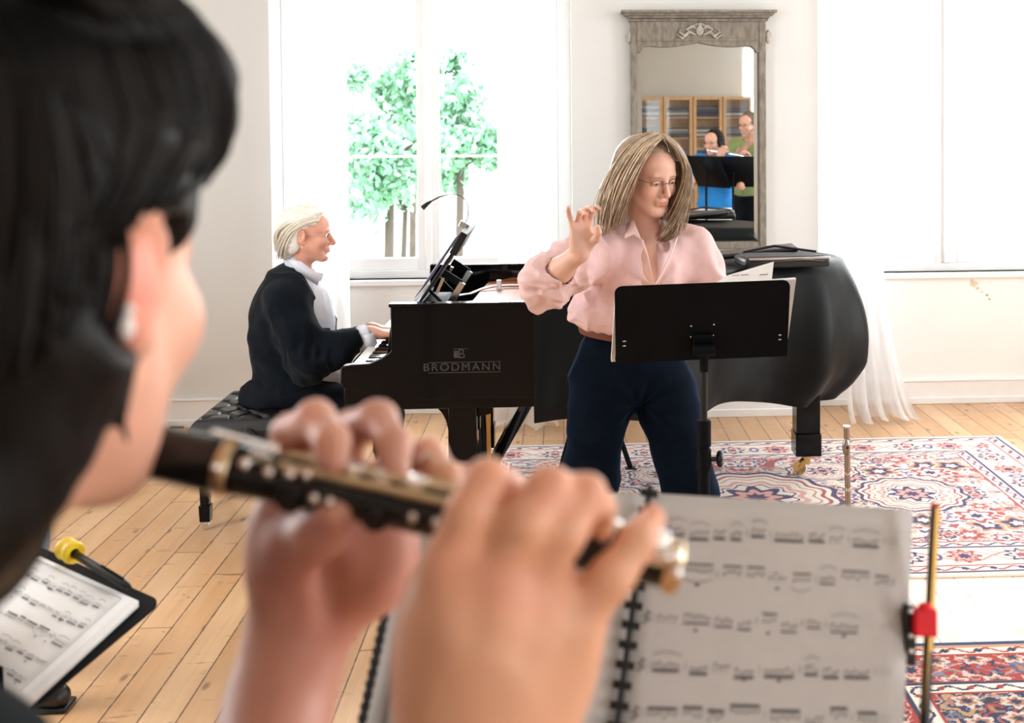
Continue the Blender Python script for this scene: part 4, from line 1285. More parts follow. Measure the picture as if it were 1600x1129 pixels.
# ================================================================== people
SK = np.array([1.0, 1.0, 1.0])
def HM(center, yaw, pitch=0.0, roll=0.0, scale=1.0):
    """head frame: face along local +Y. yaw about Z (0 = facing world +Y), pitch down positive"""
    R = Matrix.Rotation(yaw, 4, 'Z') @ Matrix.Rotation(-pitch, 4, 'X') @ Matrix.Rotation(roll, 4, 'Y')
    return Matrix.Translation(center) @ R @ Matrix.Scale(scale, 4)
def add_head(S, Mh, female=True, old=False, nose=1.0, neck=True, look_down=.5, jaw=1.0, neck_to=None):
    S.M = Mh; S.sc = Mh.to_scale().x
    S.ell((0, -.018, .030), (.074, .094, .082), k=.005)
    S.ell((0, .030, -.028), (.060, .060, .084), k=.03)
    S.ell((0, .050, .045), (.054, .042, .045), k=.03)
    for s in (-1, 1):
        S.cap((s * .052, -.002, -.045), (s * .020 * jaw, .066, -.098), .020, .016, k=.03)
        S.ell((s * .041, .062, -.030), (.022, .022, .022), k=.022)
    S.ell((0, .076, -.101), (.019 * jaw, .015, .014), k=.016)
    S.cap((-.036, .080, .020), (.036, .080, .020), .009, k=.016)
    for s in (-1, 1):
        S.ell((s * .031, .104, .001), (.021, .018, .014), k=.012, sub=True)
        S.ell((s * .031, .0785, .0015), (.0155, .0128, .0118), k=.005)      # lids
        S.cap((s * .018, .086, .0125), (s * .044, .079, .0105), .0028, k=.006)
        if look_down < .9:
            S.ell((s * .031, .0915, -.0020), (.0125, .0045, .0030 * (1.2 - look_down)), k=.002, sub=True)
    S.cap((0, .087, .012), (0, .1095 * (1 + .04 * (nose - 1)), -.032), .0070, .0095 * nose, k=.011)
    S.ell((0, .107 * (1 + .04 * (nose - 1)), -.036), (.0105 * nose, .0095 * nose, .0085), k=.006)
    for s in (-1, 1):
        S.ell((s * .0125, .0965, -.039), (.0072, .0095, .0068), k=.005)
        S.ell((s * .0062, .1015, -.0465), (.0032, .0045, .0028), k=.002, sub=True)
        S.cap((s * .022, .090, -.040), (s * .031, .076, -.070), .0016, k=.006, sub=True) if old else None
    S.ell((0, .0870, -.064), (.024, .011, .016), k=.012)
    S.cap((-.022, .083, -.0640), (-.004, .0928, -.0618), .0024, .0040, k=.006)
    S.cap((.022, .083, -.0640), (.004, .0928, -.0618), .0024, .0040, k=.006)
    S.cap((-.016, .086, -.0705), (0, .0915, -.0722), .0026, .0042, k=.006).cap((.016, .086, -.0705), (0, .0925, -.0722), .0026, .0044, k=.006)
    S.cap((-.022, .0860, -.0645), (0, .0965, -.0668), .0012, k=.002, sub=True).cap((.022, .0860, -.0645), (0, .0965, -.0668), .0012, k=.002, sub=True)
    S.ell((0, .093, -.0835), (.014, .006, .0045), k=.008, sub=True)
    for s in (-1, 1):
        rot = Matrix.Rotation(s * R_(-22), 3, 'Z') @ Matrix.Rotation(R_(-10), 3, 'X')
        S.ell((s * .0775, -.014, -.004), (.0065, .0175, .0305), rot, k=.006)
        S.ell((s * .0835, -.010, .000), (.0055, .0105, .0200), rot, k=.004, sub=True)
        S.ell((s * .0775, -.006, -.010), (.006, .006, .008), rot, k=.005)
        S.ell((s * .0755, -.006, -.032), (.0055, .0085, .0090), rot, k=.004)
    if neck:
        a = Mh @ Vector((0, -.022, -.055)); b = neck_to if neck_to else Mh @ Vector((0, -.045, -.19))
        S.M = Matrix.Identity(4); S.sc = 1
        S.cap(a, b, .052 * Mh.to_scale().x, .054 * Mh.to_scale().x, k=.03)
    S.M = Matrix.Identity(4); S.sc = 1
def face_cols(V, Mh, C, lips=(.86, .45, .45), brow=(.55, .45, .40), lash=True, flush=1.0):
    L = (np.c_[V, np.ones(len(V))] @ np.array(Mh.inverted()).T)[:, :3]
    x, y, z = L[:, 0], L[:, 1], L[:, 2]
    def blend(w, c):
        w = np.clip(w, 0, 1)[:, None]; C[:] = C * (1 - w) + C * np.array(c) * w
    f = y > .06; z0 = z; z = z - 3.5 * x * x * (np.abs(x) < .03)
    ul = np.exp(-((z + .0630) / .0032) ** 2 - (x / .022) ** 4) * f; ll = np.exp(-((z + .0720) / .0045) ** 2 - (x / .016) ** 4) * f
    blend(np.maximum(ul, ll) * 1.1, lips); z = z0
    for s in (-1, 1):
        bx_ = (x - s * .031) / .0155; bz = (z - (.0185 - .05 * (x * s - .031) ** 2 * 40)) / .0030
        blend(np.exp(-bx_ ** 4 - bz ** 2) * f, brow)
        if lash:
            lx_ = (x - s * .031) / .0135; blend(np.exp(-lx_ ** 4 - ((z + .0035 + 8 * (x - s * .031) ** 2 * -1) / .0016) ** 2) * f * .9, (.25, .2, .2))
        blend(np.exp(-((x - s * .045) / .018) ** 2 - ((z + .035) / .018) ** 2) * f * .35 * flush, (1, .72, .70))
        blend(np.exp(-((x - s * .078) / .01) ** 4 - ((y + .014) / .02) ** 4 - (z / .032) ** 4) * .5, (1.05, .78, .74))
    blend(np.exp(-(x / .012) ** 2 - ((z + .036) / .012) ** 2) * (y > .09) * .5 * flush, (1, .72, .70))
def eyes(Mh, par, iris=True, down=.012):
    for s in (-1, 1):
        e = MB().ell(Mh @ Vector((s * .031, .0775, .001)), .0112 * Mh.to_scale().x)
        w = e.build('eye', M['eye'], par)
        i = Mh @ Vector((s * .031, .0775 + .0095, .001 - .003))
        MB().ell(i, (.0052, .0052, .0052), nu=12, nv=8).build('iris', M['iris'], w)
def hand(S, W, flip=1, curl=(10, 20, 15), curls=None, spread=(6, 1, -4, -10), thumb=None, sc=1.0, ret=None):
    """W: 4x4, origin wrist, +Y fingers, +Z back of hand, +X thumb side (times flip)"""
    def w(x, y, z): return W @ Vector((x * flip * sc, y * sc, z * sc))
    S.cap(w(0, -.01, 0), w(0, .02, 0), .024 * sc, .026 * sc, k=.02)
    mc = [(.027, .090, 0), (.008, .094, .002), (-.012, .090, .001), (-.030, .080, -.003)]
    for i, m in enumerate(mc):
        S.cap(w(m[0] * .55, .015, -.002), w(*m), .016 * sc, (.0118 - .0006 * i) * sc, k=.016)
    S.ell(w(.022, .040, -.012), (.016 * sc, .028 * sc, .013 * sc), W.to_3x3(), k=.014)
    S.ell(w(-.022, .035, -.010), (.013 * sc, .030 * sc, .012 * sc), W.to_3x3(), k=.014)
    L = [(.043, .026, .022), (.047, .030, .023), (.043, .028, .022), (.034, .021, .019)]
    rr = [(.0095, .0085, .0078, .0066), (.0098, .0087, .0079, .0066), (.0092, .0083, .0075, .0063), (.0082, .0073, .0067, .0056)]
    for i in range(4):
        c = curls[i] if curls else curl
        p = Vector(mc[i]); a = 0.0; sp = R_(spread[i])
        pts = [w(*p)]
        for j in range(3):
            a += R_(c[j])
            d = Vector((math.sin(sp) * math.cos(a), math.cos(sp) * math.cos(a), -math.sin(a)))
            p = p + d * L[i][j]; pts.append(w(*p))
        S.chain(pts, [r * sc for r in rr[i]], k=.004)
    tp = thumb or [(.018, .020, -.012), (.045, .050, -.020), (.056, .080, -.024), (.058, .104, -.022)]
    S.chain([w(*t) for t in tp], [.016 * sc, .0125 * sc, .0105 * sc, .0082 * sc], k=.008)
def wframe(o, fing, back):
    """wrist frame from finger direction and back-of-hand direction"""
    y = Vector(fing).normalized(); z = Vector(back); z = (z - y * z.dot(y)).normalized(); x = y.cross(z)
    m = Matrix((x, y, z)).transposed().to_4x4(); m.translation = o
    return m
def skinmesh(S, h, name, par, faces=(), lo=None, hi=None, tint=(1, 1, 1), it=1, noise=.0004):
    V, F = S.mesh(h, lo, hi); V = relax(V, F, it, .4)
    N = vnormals(V, F); V = V + N * (noise * fbm(V, 40, 2))[:, None]
    C = np.tile(np.array(tint, float), (len(V), 1)); C *= (1 + .05 * fbm(V, 25, 2, 4))[:, None]
    for f in faces: face_cols(V, f[0], C, **f[1])
    return fast_mesh(name, V, F, M['skin'], par, np.clip(C, 0, 1.3))
def clothmesh(S, h, name, mt, par, amp=.006, sc=9, folds=None, it=1, lo=None, hi=None, trim=None):
    V, F = S.mesh(h, lo, hi); V = relax(V, F, it, .4)
    N = vnormals(V, F)
    if folds is not None:
        d = folds(V)
    else:
        n = fbm(V * np.array([1, 1, .6]), sc, 2, 11); d = amp * (1 - 2 * np.abs(n) ** .7)
    V = V + N * d[:, None]
    if trim is not None:
        keep = trim(V); F = F[keep[F].all(1)]
    return fast_mesh(name, V, F, mt, par)
def strands(guides, n, w, mt, name, par, seed=1, jit=.004, col=lambda r: (1, 1, 1), flat=.45, end=(.75, 1.05), steps=14, wave=.003):
    """guides: list of polylines (list of Vector); strands interpolate between neighbours"""
    rs = random.Random(seed); m = MB()
    G = []
    for g in guides:
        pts = []
        k = len(g)
        for s in range(steps):
            t = s / (steps - 1) * (k - 1); i = min(int(t), k - 2); f = t - i
            p0, p1, p2, p3 = g[max(i - 1, 0)], g[i], g[i + 1], g[min(i + 2, k - 1)]
            pts.append(.5 * ((2 * p1) + (p2 - p0) * f + (2 * p0 - 5 * p1 + 4 * p2 - p3) * f * f + (3 * p1 - p0 - 3 * p2 + p3) * f ** 3))
        G.append(pts)
    for q in range(n):
        s = rs.random() * (len(G) - 1); i = min(int(s), len(G) - 2); f = s - i
        j = Vector((rs.gauss(0, jit), rs.gauss(0, jit), rs.gauss(0, jit * .6)))
        L = rs.uniform(*end); ph = rs.uniform(0, 6); pts = []
        for a in range(steps):
            b = min(a * L, steps - 1.001) ; ib = min(int(b), steps - 2); fb = b - ib
            p = (G[i][ib].lerp(G[i][ib + 1], fb)).lerp(G[i + 1][ib].lerp(G[i + 1][ib + 1], fb), f)
            t = a / (steps - 1)
            p = p + j * (.25 + t * 1.1) + Vector((math.sin(ph + t * 5), math.cos(ph + t * 4), 0)) * wave * t
            pts.append(p)
        ww = w * rs.uniform(.6, 1.3)
        m.col = col(rs)
        m.tube(pts, [ww * (.55 + .45 * min(1, 4 * t / steps)) * (1 - .75 * max(0, (t / steps - .6) / .4)) for t in range(steps)], 6, flat=flat)
    return m.build(name, mt, par, sharp=180)
def glasses(Mh, par, col, full=False, r=.0205, hz=.0145, z=-.002):
    m = MB(); lns = []
    for s in (-1, 1):
        ln = MB(); lns.append(ln)
        def lp(t): return Mh @ Vector((s * .033 + r * math.copysign(abs(math.cos(t)) ** .8, math.cos(t)), .0985 - .004 * abs(math.cos(t)) - (s * .033 + r * math.cos(t)) ** 2 * 2.2, z + hz * math.copysign(abs(math.sin(t)) ** .8, math.sin(t))))
        K = 28
        if full: m.tube([lp(2 * PI * k / K) for k in range(K + 1)], .0009, 6, cap=False)
        else: m.tube([lp(-.25 + (PI + .5) * k / K) for k in range(K + 1)], .0013, 6)
        ln.add([lp(2 * PI * k / K) for k in range(K)], [tuple(range(K))])
        m.tube([Mh @ Vector(v) for v in ((s * .052, .0915, z + .006), (s * .066, .078, z + .007), (s * .074, .03, z + .006), (s * .078, -.005, z + .010))], .0011, 6)
    m.tube([Mh @ Vector(v) for v in ((-.013, .1010, z + .003), (-.005, .1055, z + .006), (.005, .1055, z + .006), (.013, .1010, z + .003))], .0010, 6)
    g = m.build('glasses', col, par)
    for ln in lns: ln.build('lens', M['glass'], g, flat=True)
    return g

# ------------------------------------------------------------------ the conductor
YC = 3.85
con = thing('person', 'woman conducting in a pink shirt and dark jeans with one hand raised', 'person', tuple(PZ(1000, 985, 0)), 0)
def c_(px, py, dy=0.0): return P(px, py, YC + dy)
HC = HM(c_(1012, 273, .0), R_(180 + 34), R_(15), R_(3), 1.0)
S = Solid()
neck_b = c_(1008, 366, .055)
add_head(S, HC, look_down=.62, neck_to=neck_b)
RS, LS = c_(922, 398, -.02), c_(1084, 390, .07)      # shoulders
# chest under the open collar
S.ell(c_(1012, 398, .05), (.13, .055, .055), k=.04)
S.ell(c_(1012, 430, .035), (.14, .088, .11), k=.04)
S.cap(c_(985, 376, .05), RS, .035, .045, k=.03).cap(c_(1040, 372, .06), LS, .035, .045, k=.03)
S.cap(c_(1010, 450, .04), c_(990, 520, .04), .11, .11, k=.05)
EL = c_(858, 438, -.16)                               # right elbow, held out
WR = c_(907, 392, -.26)                               # wrist
S.cap(RS, EL, .046, .040, k=.03)
S.chain([EL, EL.lerp(WR, .35), WR], [.040, .037, .026], k=.02)
# raised hand: palm turned to the right, fingers up and slightly curled
Wm = wframe(WR, Vector((.04, -.10, 1)), Vector((-.35, 1, .1)))
hand(S, Wm, flip=-1, curls=[(24, 40, 25), (32, 44, 28), (34, 42, 28), (8, 20, 14)], spread=(4, 1, -4, -22),
     thumb=[(.018, .020, -.012), (.036, .044, -.034), (.036, .066, -.050), (.030, .084, -.060)], sc=.97)
# left arm, forearm reaching down behind the desk
LE = c_(1120, 462, .0); LW = c_(1150, 478, -.22)
S.cap(LS, LE, .046, .038, k=.03); S.chain([LE, LE.lerp(LW, .5), LW], [.038, .034, .025], k=.02)
hand(S, wframe(LW, Vector((.2, -1, -.15)), Vector((0, 0, 1))), flip=-1, sc=.95)
body = skinmesh(S, .0026, 'body', con, [(HC, dict(lips=(.80, .42, .44), brow=(.62, .52, .46)))], tint=(.95, .90, .90))
eyes(HC, con)
glasses(HC, con, mat('copper_wire', (.25, .12, .08), .3, 1.0))
# shirt
S = Solid()
S.ell(c_(1010, 386, .055), (.165, .075, .055), k=.05)
S.ell(c_(1012, 425, .04), (.165, .112, .11), k=.05)
S.ell(c_(992, 478, .05), (.170, .118, .14), k=.06)
S.cap(c_(985, 374, .055), RS, .052, .062, k=.04).cap(c_(1040, 370, .065), LS, .052, .062, k=.04)
S.cap(RS, RS.lerp(EL, .55), .064, .070, k=.05)
S.chain([RS.lerp(EL, .55), EL + Vector((-.012, 0, -.012)), EL.lerp(WR, .18) + Vector((-.01, 0, -.01))], [.068, .068, .062], k=.03)
S.ell(c_(846, 462, -.14), (.045, .05, .028), Matrix.Rotation(.5, 3, 'Y'), k=.03)      # rolled cuff hanging
S.chain([LS, LS.lerp(LE, .5), LE, LE.lerp(LW, .25)], [.056, .058, .058, .054], k=.04)
S.ell(c_(925, 488, .02), (.075, .09, .05), k=.05)
hemz = c_(990, 523, 0).z
S.cap(c_(948, 512, .03), c_(1040, 520, .05), .085, .085, k=.04)
# the open V of the neck
S.cap(c_(1012, 345, -.02), c_(1019, 380, -.10), .044, .042, k=.006, sub=True)
S.ell(c_(1020, 388, -.08), (.036, .085, .060), k=.004, sub=True)
S.ell(c_(1022, 420, -.09), (.020, .085, .048), k=.004, sub=True)
S.ell(c_(1038, 380, -.08), (.030, .085, .042), k=.004, sub=True)
S.cap(c_(1008, 330, .03), c_(1010, 372, .03), .050, .052, k=.006, sub=True)
# open sleeve end around the forearm
S.cap(EL.lerp(WR, .28), EL.lerp(WR, .8), .047, .047, k=.004, sub=True)
S.box(c_(985, 600, 0), (.5, .4, c_(985, 522, 0).z - c_(985, 600, 0).z), Matrix.Rotation(R_(11), 3, 'Y'), rad=.01, k=.01, sub=True)
def shirt_folds(V):
    a = fbm(V * np.array([1.5, 1.5, .55]), 8, 2, 5)
    d = .010 * (1 - 2.6 * np.abs(a))
    sl = np.exp(-((V[:, 0] - EL.x) / .12) ** 2)
    b = fbm(V * np.array([.7, 1, 1.8]), 16, 2, 8); d += sl * .010 * (1 - 2.4 * np.abs(b))
    # gathers radiating from the closed placket
    q = c_(1022, 446); r = np.hypot(V[:, 0] - q.x, V[:, 2] - q.z); th = np.arctan2(V[:, 2] - q.z, V[:, 0] - q.x)
    d += .0035 * np.sin(th * 11) * np.exp(-(r / .13) ** 2) * (r > .02)
    return d
shirt = clothmesh(S, .0035, 'shirt', M['pink'], con, folds=shirt_folds)
# collar wings, placket, cuff
def flap(pts, name, mt, par, th=.003):
    q = [c_(*p) for p in pts]
    return MB().add(q, [tuple(range(len(q)))]).build(name, mt, par, solid=th, flat=False)
flap([(979, 350, -.035), (990, 344, -.045), (1003, 376, -.112), (990, 366, -.105), (976, 372, -.095)], 'collar_wing', M['pink'], shirt, .004)
pl_ = MB(); 
for i, pts in enumerate(([(1003, 374, -.100), (1011, 396, -.118), (1017, 425, -.124), (1021, 446, -.120)], [(1058, 372, -.07), (1049, 396, -.105), (1036, 424, -.118), (1022, 447, -.118)])):
    pl_ = MB().tube([c_(*p) for p in pts], .0085, 8, flat=.28, up=(1, 0, 0)); pl_.build('placket', M['pink'], shirt)
# belt and jeans
S = Solid()
HPc = c_(985, 560, .05)
S.ell(c_(982, 545, .05), (.155, .110, .10), k=.04)
S.ell(c_(988, 582, .05), (.185, .118, .115), k=.05)
RK, LK = c_(923, 745, .02), c_(1079, 762, .0)
RF, LF = PZ(918, 985, .09), PZ(1112, 1000, .09)
RF = Vector((c_(912, 980, .03).x, YC + .05, .09)); LF = Vector((c_(1108, 980, .0).x, YC - .02, .09))
S.chain([c_(941, 600, .05), RK, RF], [.106, .082, .072], k=.05)
S.chain([c_(1035, 600, .05), LK, LF], [.106, .088, .076], k=.014)
S.box(c_(985, 480, .05), (.4, .4, c_(985, 480).z - c_(985, 521).z), rad=.005, k=.005, sub=True)
S.box(Vector((HPc.x, YC, -.04)), (.6, .6, .085), rad=.005, k=.005, sub=True)
def jean_folds(V):
    a = fbm(V * np.array([1, 1, 1.6]), 7, 2, 3); d = .004 * (1 - 2.4 * np.abs(a))
    q = c_(998, 630); r = np.hypot(V[:, 0] - q.x, V[:, 2] - q.z); th = np.arctan2(V[:, 2] - q.z, V[:, 0] - q.x)
    return d + .004 * np.sin(th * 9) * np.exp(-(r / .14) ** 2) * (V[:, 1] < YC)
jeans = clothmesh(S, .005, 'jeans', M['jeans'], con, folds=jean_folds)
M['belt'] = mat('brown_leather_belt', (.16, .045, .025), .45)
beltm = MB(); K = 48
for k in range(K):
    pass
zb = c_(985, 523).z
bc_ = c_(982, 530, .05)
beltm.grid(lambda u, v: bc_ + Vector(((.158 + .004 * math.sin(PI * v)) * math.cos(2 * PI * u), (.116 + .004 * math.sin(PI * v)) * math.sin(2 * PI * u), zb - bc_.z - .018 + .036 * v - .02 * math.cos(2 * PI * u))), K, 5, wrap=True)
beltm.build('belt', M['belt'], con)
# inner top hem showing brown-red beneath the shirt
for s_, f in ((-1, RF), (1, LF)):
    S = Solid(); a = Vector((f.x, f.y, .05))
    S.chain([a + Vector((0, .07, .0)), a, a + Vector((.01 * s_, -.11, -.01))], [.042, .045, .036], k=.02)
    S.box(a + Vector((0, -.02, -.09)), (.2, .3, .05), rad=.002, k=.003, sub=True)
    V, F = S.mesh(.004); fast_mesh('shoe', V, F, M['leather'], con)
# hair: under-volume, then strands
S = Solid()
S.M = HC; S.sc = 1.02
S.ell((0, -.032, .036), (.083, .096, .086), k=.01)
S.ell((0, -.075, -.045), (.080, .050, .11), k=.03)
S.ell((.0, .018, .092), (.042, .042, .022), k=.02)
S.M = Matrix.Identity(4); S.sc = 1
S.chain([c_(985, 250, -.0), c_(962, 300, -.01), c_(955, 350, .01)], [.05, .045, .02], k=.03)
S.chain([c_(1058, 262, .02), c_(1062, 310, .03), c_(1050, 350, .02)], [.025, .03, .016], k=.03)
V, F = S.mesh(.004); V = relax(V, F, 2)
hb = fast_mesh('hair', V, F, M['hair_blond'], con, np.tile(np.array([.75, .72, .7]), (len(V), 1)))
def blond(r):
    k = r.random()
    if k < .35: return (1.25, 1.25, 1.25)
    if k < .6: return (.75, .70, .66)
    if k < .85: return (1.0, 1.0, 1.0)
    return (1.6, 1.7, 1.8)
top = [(1030, 212, -.02), (1036, 214, -.06), (1039, 219, -.09)]
GL = [
    [c_(1012, 206, .04), c_(985, 222, .03), c_(958, 262, .02), c_(940, 300, .02), c_(933, 335, .02), c_(936, 366, .02)],
    [c_(1022, 206, .0), c_(992, 222, -.03), c_(965, 258, -.05), c_(948, 298, -.05), c_(941, 332, -.05), c_(944, 368, -.04)],
    [c_(1030, 208, -.03), c_(1002, 224, -.07), c_(978, 256, -.09), c_(962, 292, -.09), c_(953, 328, -.08), c_(950, 362, -.07)],
    [c_(1034, 211, -.06), c_(1010, 228, -.10), c_(992, 256, -.115), c_(977, 288, -.11), c_(966, 322, -.10), c_(958, 352, -.09)],
    [c_(1036, 215, -.08), c_(1018, 232, -.12), c_(1003, 256, -.125), c_(991, 282, -.115), c_(981, 312, -.10), c_(972, 346, -.09)],
]
GR = [
    [c_(1026, 206, .02), c_(1052, 220, .03), c_(1070, 250, .03), c_(1078, 285, .03), c_(1072, 325, .02), c_(1066, 352, .01)],
    [c_(1032, 208, -.02), c_(1056, 224, -.01), c_(1073, 254, .0), c_(1079, 286, .0), c_(1070, 325, -.01), c_(1060, 364, -.02)],
    [c_(1036, 211, -.06), c_(1058, 230, -.05), c_(1072, 258, -.04), c_(1075, 288, -.03), c_(1065, 325, -.04), c_(1044, 370, -.05)],
    [c_(1038, 216, -.09), c_(1058, 236, -.08), c_(1069, 262, -.055), c_(1070, 290, -.045), c_(1056, 335, -.05), c_(1028, 374, -.06)],
]
GB = [
    [c_(1000, 212, .08), c_(975, 240, .09), c_(958, 290, .09), c_(950, 330, .08), c_(950, 360, .07)],
    [c_(1020, 205, .06), c_(1010, 240, .12), c_(1005, 290, .13), c_(1000, 340, .12), c_(1000, 365, .12)],
    [c_(1040, 212, .06), c_(1066, 250, .08), c_(1074, 290, .08), c_(1068, 330, .07), c_(1060, 350, .06)],
]
strands(GL, 380, .0030, M['hair_blond'], 'hair_lock', hb, 2, .0050, blond, wave=.009, end=(.78, 1.1))
strands(GR, 250, .0030, M['hair_blond'], 'hair_lock', hb, 3, .0045, blond, wave=.010, end=(.78, 1.08))
strands(GB, 160, .0045, M['hair_blond'], 'hair_lock', hb, 4, .008, blond)
GU = [[c_(1040, 335, -.04), c_(1046, 355, -.05), c_(1042, 370, -.06), c_(1030, 377, -.07)], [c_(1062, 330, -.03), c_(1064, 350, -.03), c_(1056, 366, -.05), c_(1040, 376, -.06)]]
strands(GU, 90, .0036, M['hair_blond'], 'hair_lock', hb, 6, .004, lambda r: (.55, .42, .32))
e = HC @ Vector((.082, -.006, -.046))
MB().ell(e, (.003, .003, .010)).ell(e + Vector((0, 0, .014)), .0028).build('earring', M['silver'], con)

# ------------------------------------------------------------------ the pianist
YP = 5.50
pia = thing('person', 'white-haired man in a navy cardigan seated on the bench playing piano', 'person', tuple(P(430, 640, YP) * 1.0))
def p_(px, py, dy=0.0): return P(px, py, YP + dy)
HP = HM(p_(480, 366, .0), R_(-86), R_(2), 0, 1.03)
S = Solid()
nb = p_(466, 424)
add_head(S, HP, old=True, nose=1.25, look_down=.4, jaw=1.2, neck_to=nb)
S.ell(p_(455, 480, 0), (.11, .15, .16), k=.05)
PS, PE, PW = p_(446, 470, -.17), p_(486, 566, -.24), p_(578, 520, -.15)
S.cap(nb, PS, .035, .04, k=.04)
S.chain([PS, PE, PW], [.05, .042, .029], k=.03)
hand(S, wframe(PW, Vector((1, .10, -.02)), Vector((.05, 0, 1))), flip=-1, curls=[(22, 22, 14), (26, 24, 14), (26, 24, 14), (22, 20, 12)], thumb=[(.018, .020, -.012), (.040, .050, -.022), (.046, .078, -.030), (.044, .100, -.036)])
PS2, PE2, PW2 = p_(449, 470, .17), p_(500, 560, .26), p_(580, 514, .16)
S.cap(nb, PS2, .035, .04, k=.04); S.chain([PS2, PE2, PW2], [.05, .042, .029], k=.03)
hand(S, wframe(PW2, Vector((1, -.05, .0)), Vector((.05, 0, 1))), flip=1, curls=[(22, 22, 14), (26, 24, 14), (26, 24, 14), (22, 20, 12)], thumb=[(.018, .020, -.012), (.040, .050, -.022), (.046, .078, -.030), (.044, .100, -.036)])
skinmesh(S, .003, 'body', pia, [(HP, dict(lips=(.85, .55, .55), brow=(.95, .9, .88), flush=1.6))], tint=(.92, .72, .66))
eyes(HP, pia)
glasses(HP, pia, M['silver'])
# shirt
S = Solid()
S.cap(p_(468, 412), p_(462, 440), .066, .085, k=.03)
S.ell(p_(474, 500, 0), (.135, .17, .20), k=.05)
S.cap(p_(478, 560, 0), p_(496, 590, 0), .135, .12, k=.05)
S.cap(PE.lerp(PW, .55), PE.lerp(PW, .93), .040, .042, k=.01); S.cap(PE2.lerp(PW2, .55), PE2.lerp(PW2, .93), .040, .042, k=.01)
S.cap(PW, PW + (PW - PE) * .3, .034, .034, k=.003, sub=True); S.cap(PW2, PW2 + (PW2 - PE2) * .3, .034, .034, k=.003, sub=True)
S.cap(p_(474, 395), p_(470, 425), .058, .060, k=.005, sub=True)
S.ell(p_(505, 405, 0), (.045, .045, .05), k=.01, sub=True)
psh = clothmesh(S, .0045, 'shirt', M['shirt'], pia, amp=.006, sc=10)
def pflap(pts, th=.004):
    return MB().add([p_(*p) for p in pts], [tuple(range(len(pts)))]).build('collar_wing', M['shirt'], psh, solid=th)
pflap([(449, 404, -.055), (470, 408, -.085), (492, 424, -.075), (503, 430, -.05), (496, 446, -.065), (484, 438, -.08), (462, 422, -.095)])
pflap([(449, 404, .055), (470, 408, .085), (492, 424, .075), (506, 428, .045), (500, 442, .055), (484, 438, .08), (462, 422, .095)])
pflap([(566, 524, -.20), (583, 520, -.20), (590, 536, -.19), (580, 548, -.19), (562, 549, -.20)], .004)
# cardigan
S = Solid()
S.ell(p_(452, 470, 0), (.150, .21, .13), k=.06)
S.ell(p_(452, 438, 0), (.085, .13, .07), k=.06)
S.ell(p_(430, 520, 0), (.115, .19, .20), k=.06)
S.ell(p_(462, 540, 0), (.185, .200, .20), k=.06)
S.ell(p_(456, 600, 0), (.170, .200, .09), k=.05)
S.cap(p_(458, 446, 0), PS, .07, .085, k=.05).cap(p_(458, 446, 0), PS2, .07, .085, k=.05)
S.chain([PS, PS.lerp(PE, .5), PE + Vector((-.01, 0, -.005)), PE.lerp(PW, .35), PE.lerp(PW, .72)], [.080, .080, .078, .068, .056], k=.055)
S.chain([PS2, PE2, PE2.lerp(PW2, .72)], [.085, .075, .055], k=.03)
# front opening: shirt shows as a wedge down the chest
S.ell(p_(566, 520, 0), (.158, .105, .31), Matrix.Rotation(.16, 3, 'Y'), k=.01, sub=True)
S.cap(p_(485, 405, 0), p_(512, 470, 0), .085, .075, k=.012, sub=True)
S.cap(p_(472, 380), p_(474, 412), .085, .075, k=.01, sub=True)
S.ell(p_(520, 612, 0), (.10, .3, .055), k=.02, sub=True)
S.cap(PE.lerp(PW, .68), PE.lerp(PW, 1.0), .043, .043, k=.003, sub=True); S.cap(PE2.lerp(PW2, .68), PE2.lerp(PW2, 1.0), .043, .043, k=.003, sub=True)
S.box(p_(450, 680, 0), (.4, .5, .17), rad=.01, k=.01, sub=True)
S.ell(p_(506, 535, .11), (.055, .05, .16), Matrix.Rotation(.12, 3, 'Y'), k=.02)
def kn(V):
    a = fbm(V * np.array([.8, 1, 1]), 7, 2, 21); d = .009 * (1 - 2.3 * np.abs(a))
    e_ = np.exp(-(np.linalg.norm(V - np.array(PE), axis=1) / .14) ** 2)
    b = fbm(V * np.array([1.6, 1, .8]), 12, 2, 5)
    return d + e_ * .010 * (1 - 2.4 * np.abs(b))
clothmesh(S, .0045, 'cardigan', M['navy'], pia, folds=kn)
# trousers
S = Solid()
S.ell(p_(440, 612, 0), (.165, .20, .10), k=.06)
S.ell(p_(425, 622, 0), (.13, .20, .085), k=.05)
for dy in (-.10, .12):
    kx = 603 if dy < 0 else 606
    kn_ = p_(kx, 648, dy); ft = Vector((kn_.x + .02, kn_.y, .10))
    S.chain([p_(460, 612, dy), kn_, ft], [.095, .066, .052], k=.04)
S.box(Vector((p_(430, 600).x - .02, YP, SZ - .15)), (.24, .5, .145), rad=.01, k=.015, sub=True)
clothmesh(S, .006, 'trousers', M['trouser'], pia, amp=.008, sc=7)
for dy in (-.10, .12):
    f = p_(606, 648, dy); S = Solid()
    S.chain([Vector((f.x - .04, f.y, .05)), Vector((f.x + .05, f.y, .05)), Vector((f.x + .17, f.y, .035))], [.045, .046, .034], k=.02)
    S.box(Vector((f.x, f.y, -.04)), (.4, .2, .045), rad=.002, k=.003, sub=True)
    V, F = S.mesh(.005); fast_mesh('shoe', V, F, M['leather'], pia)
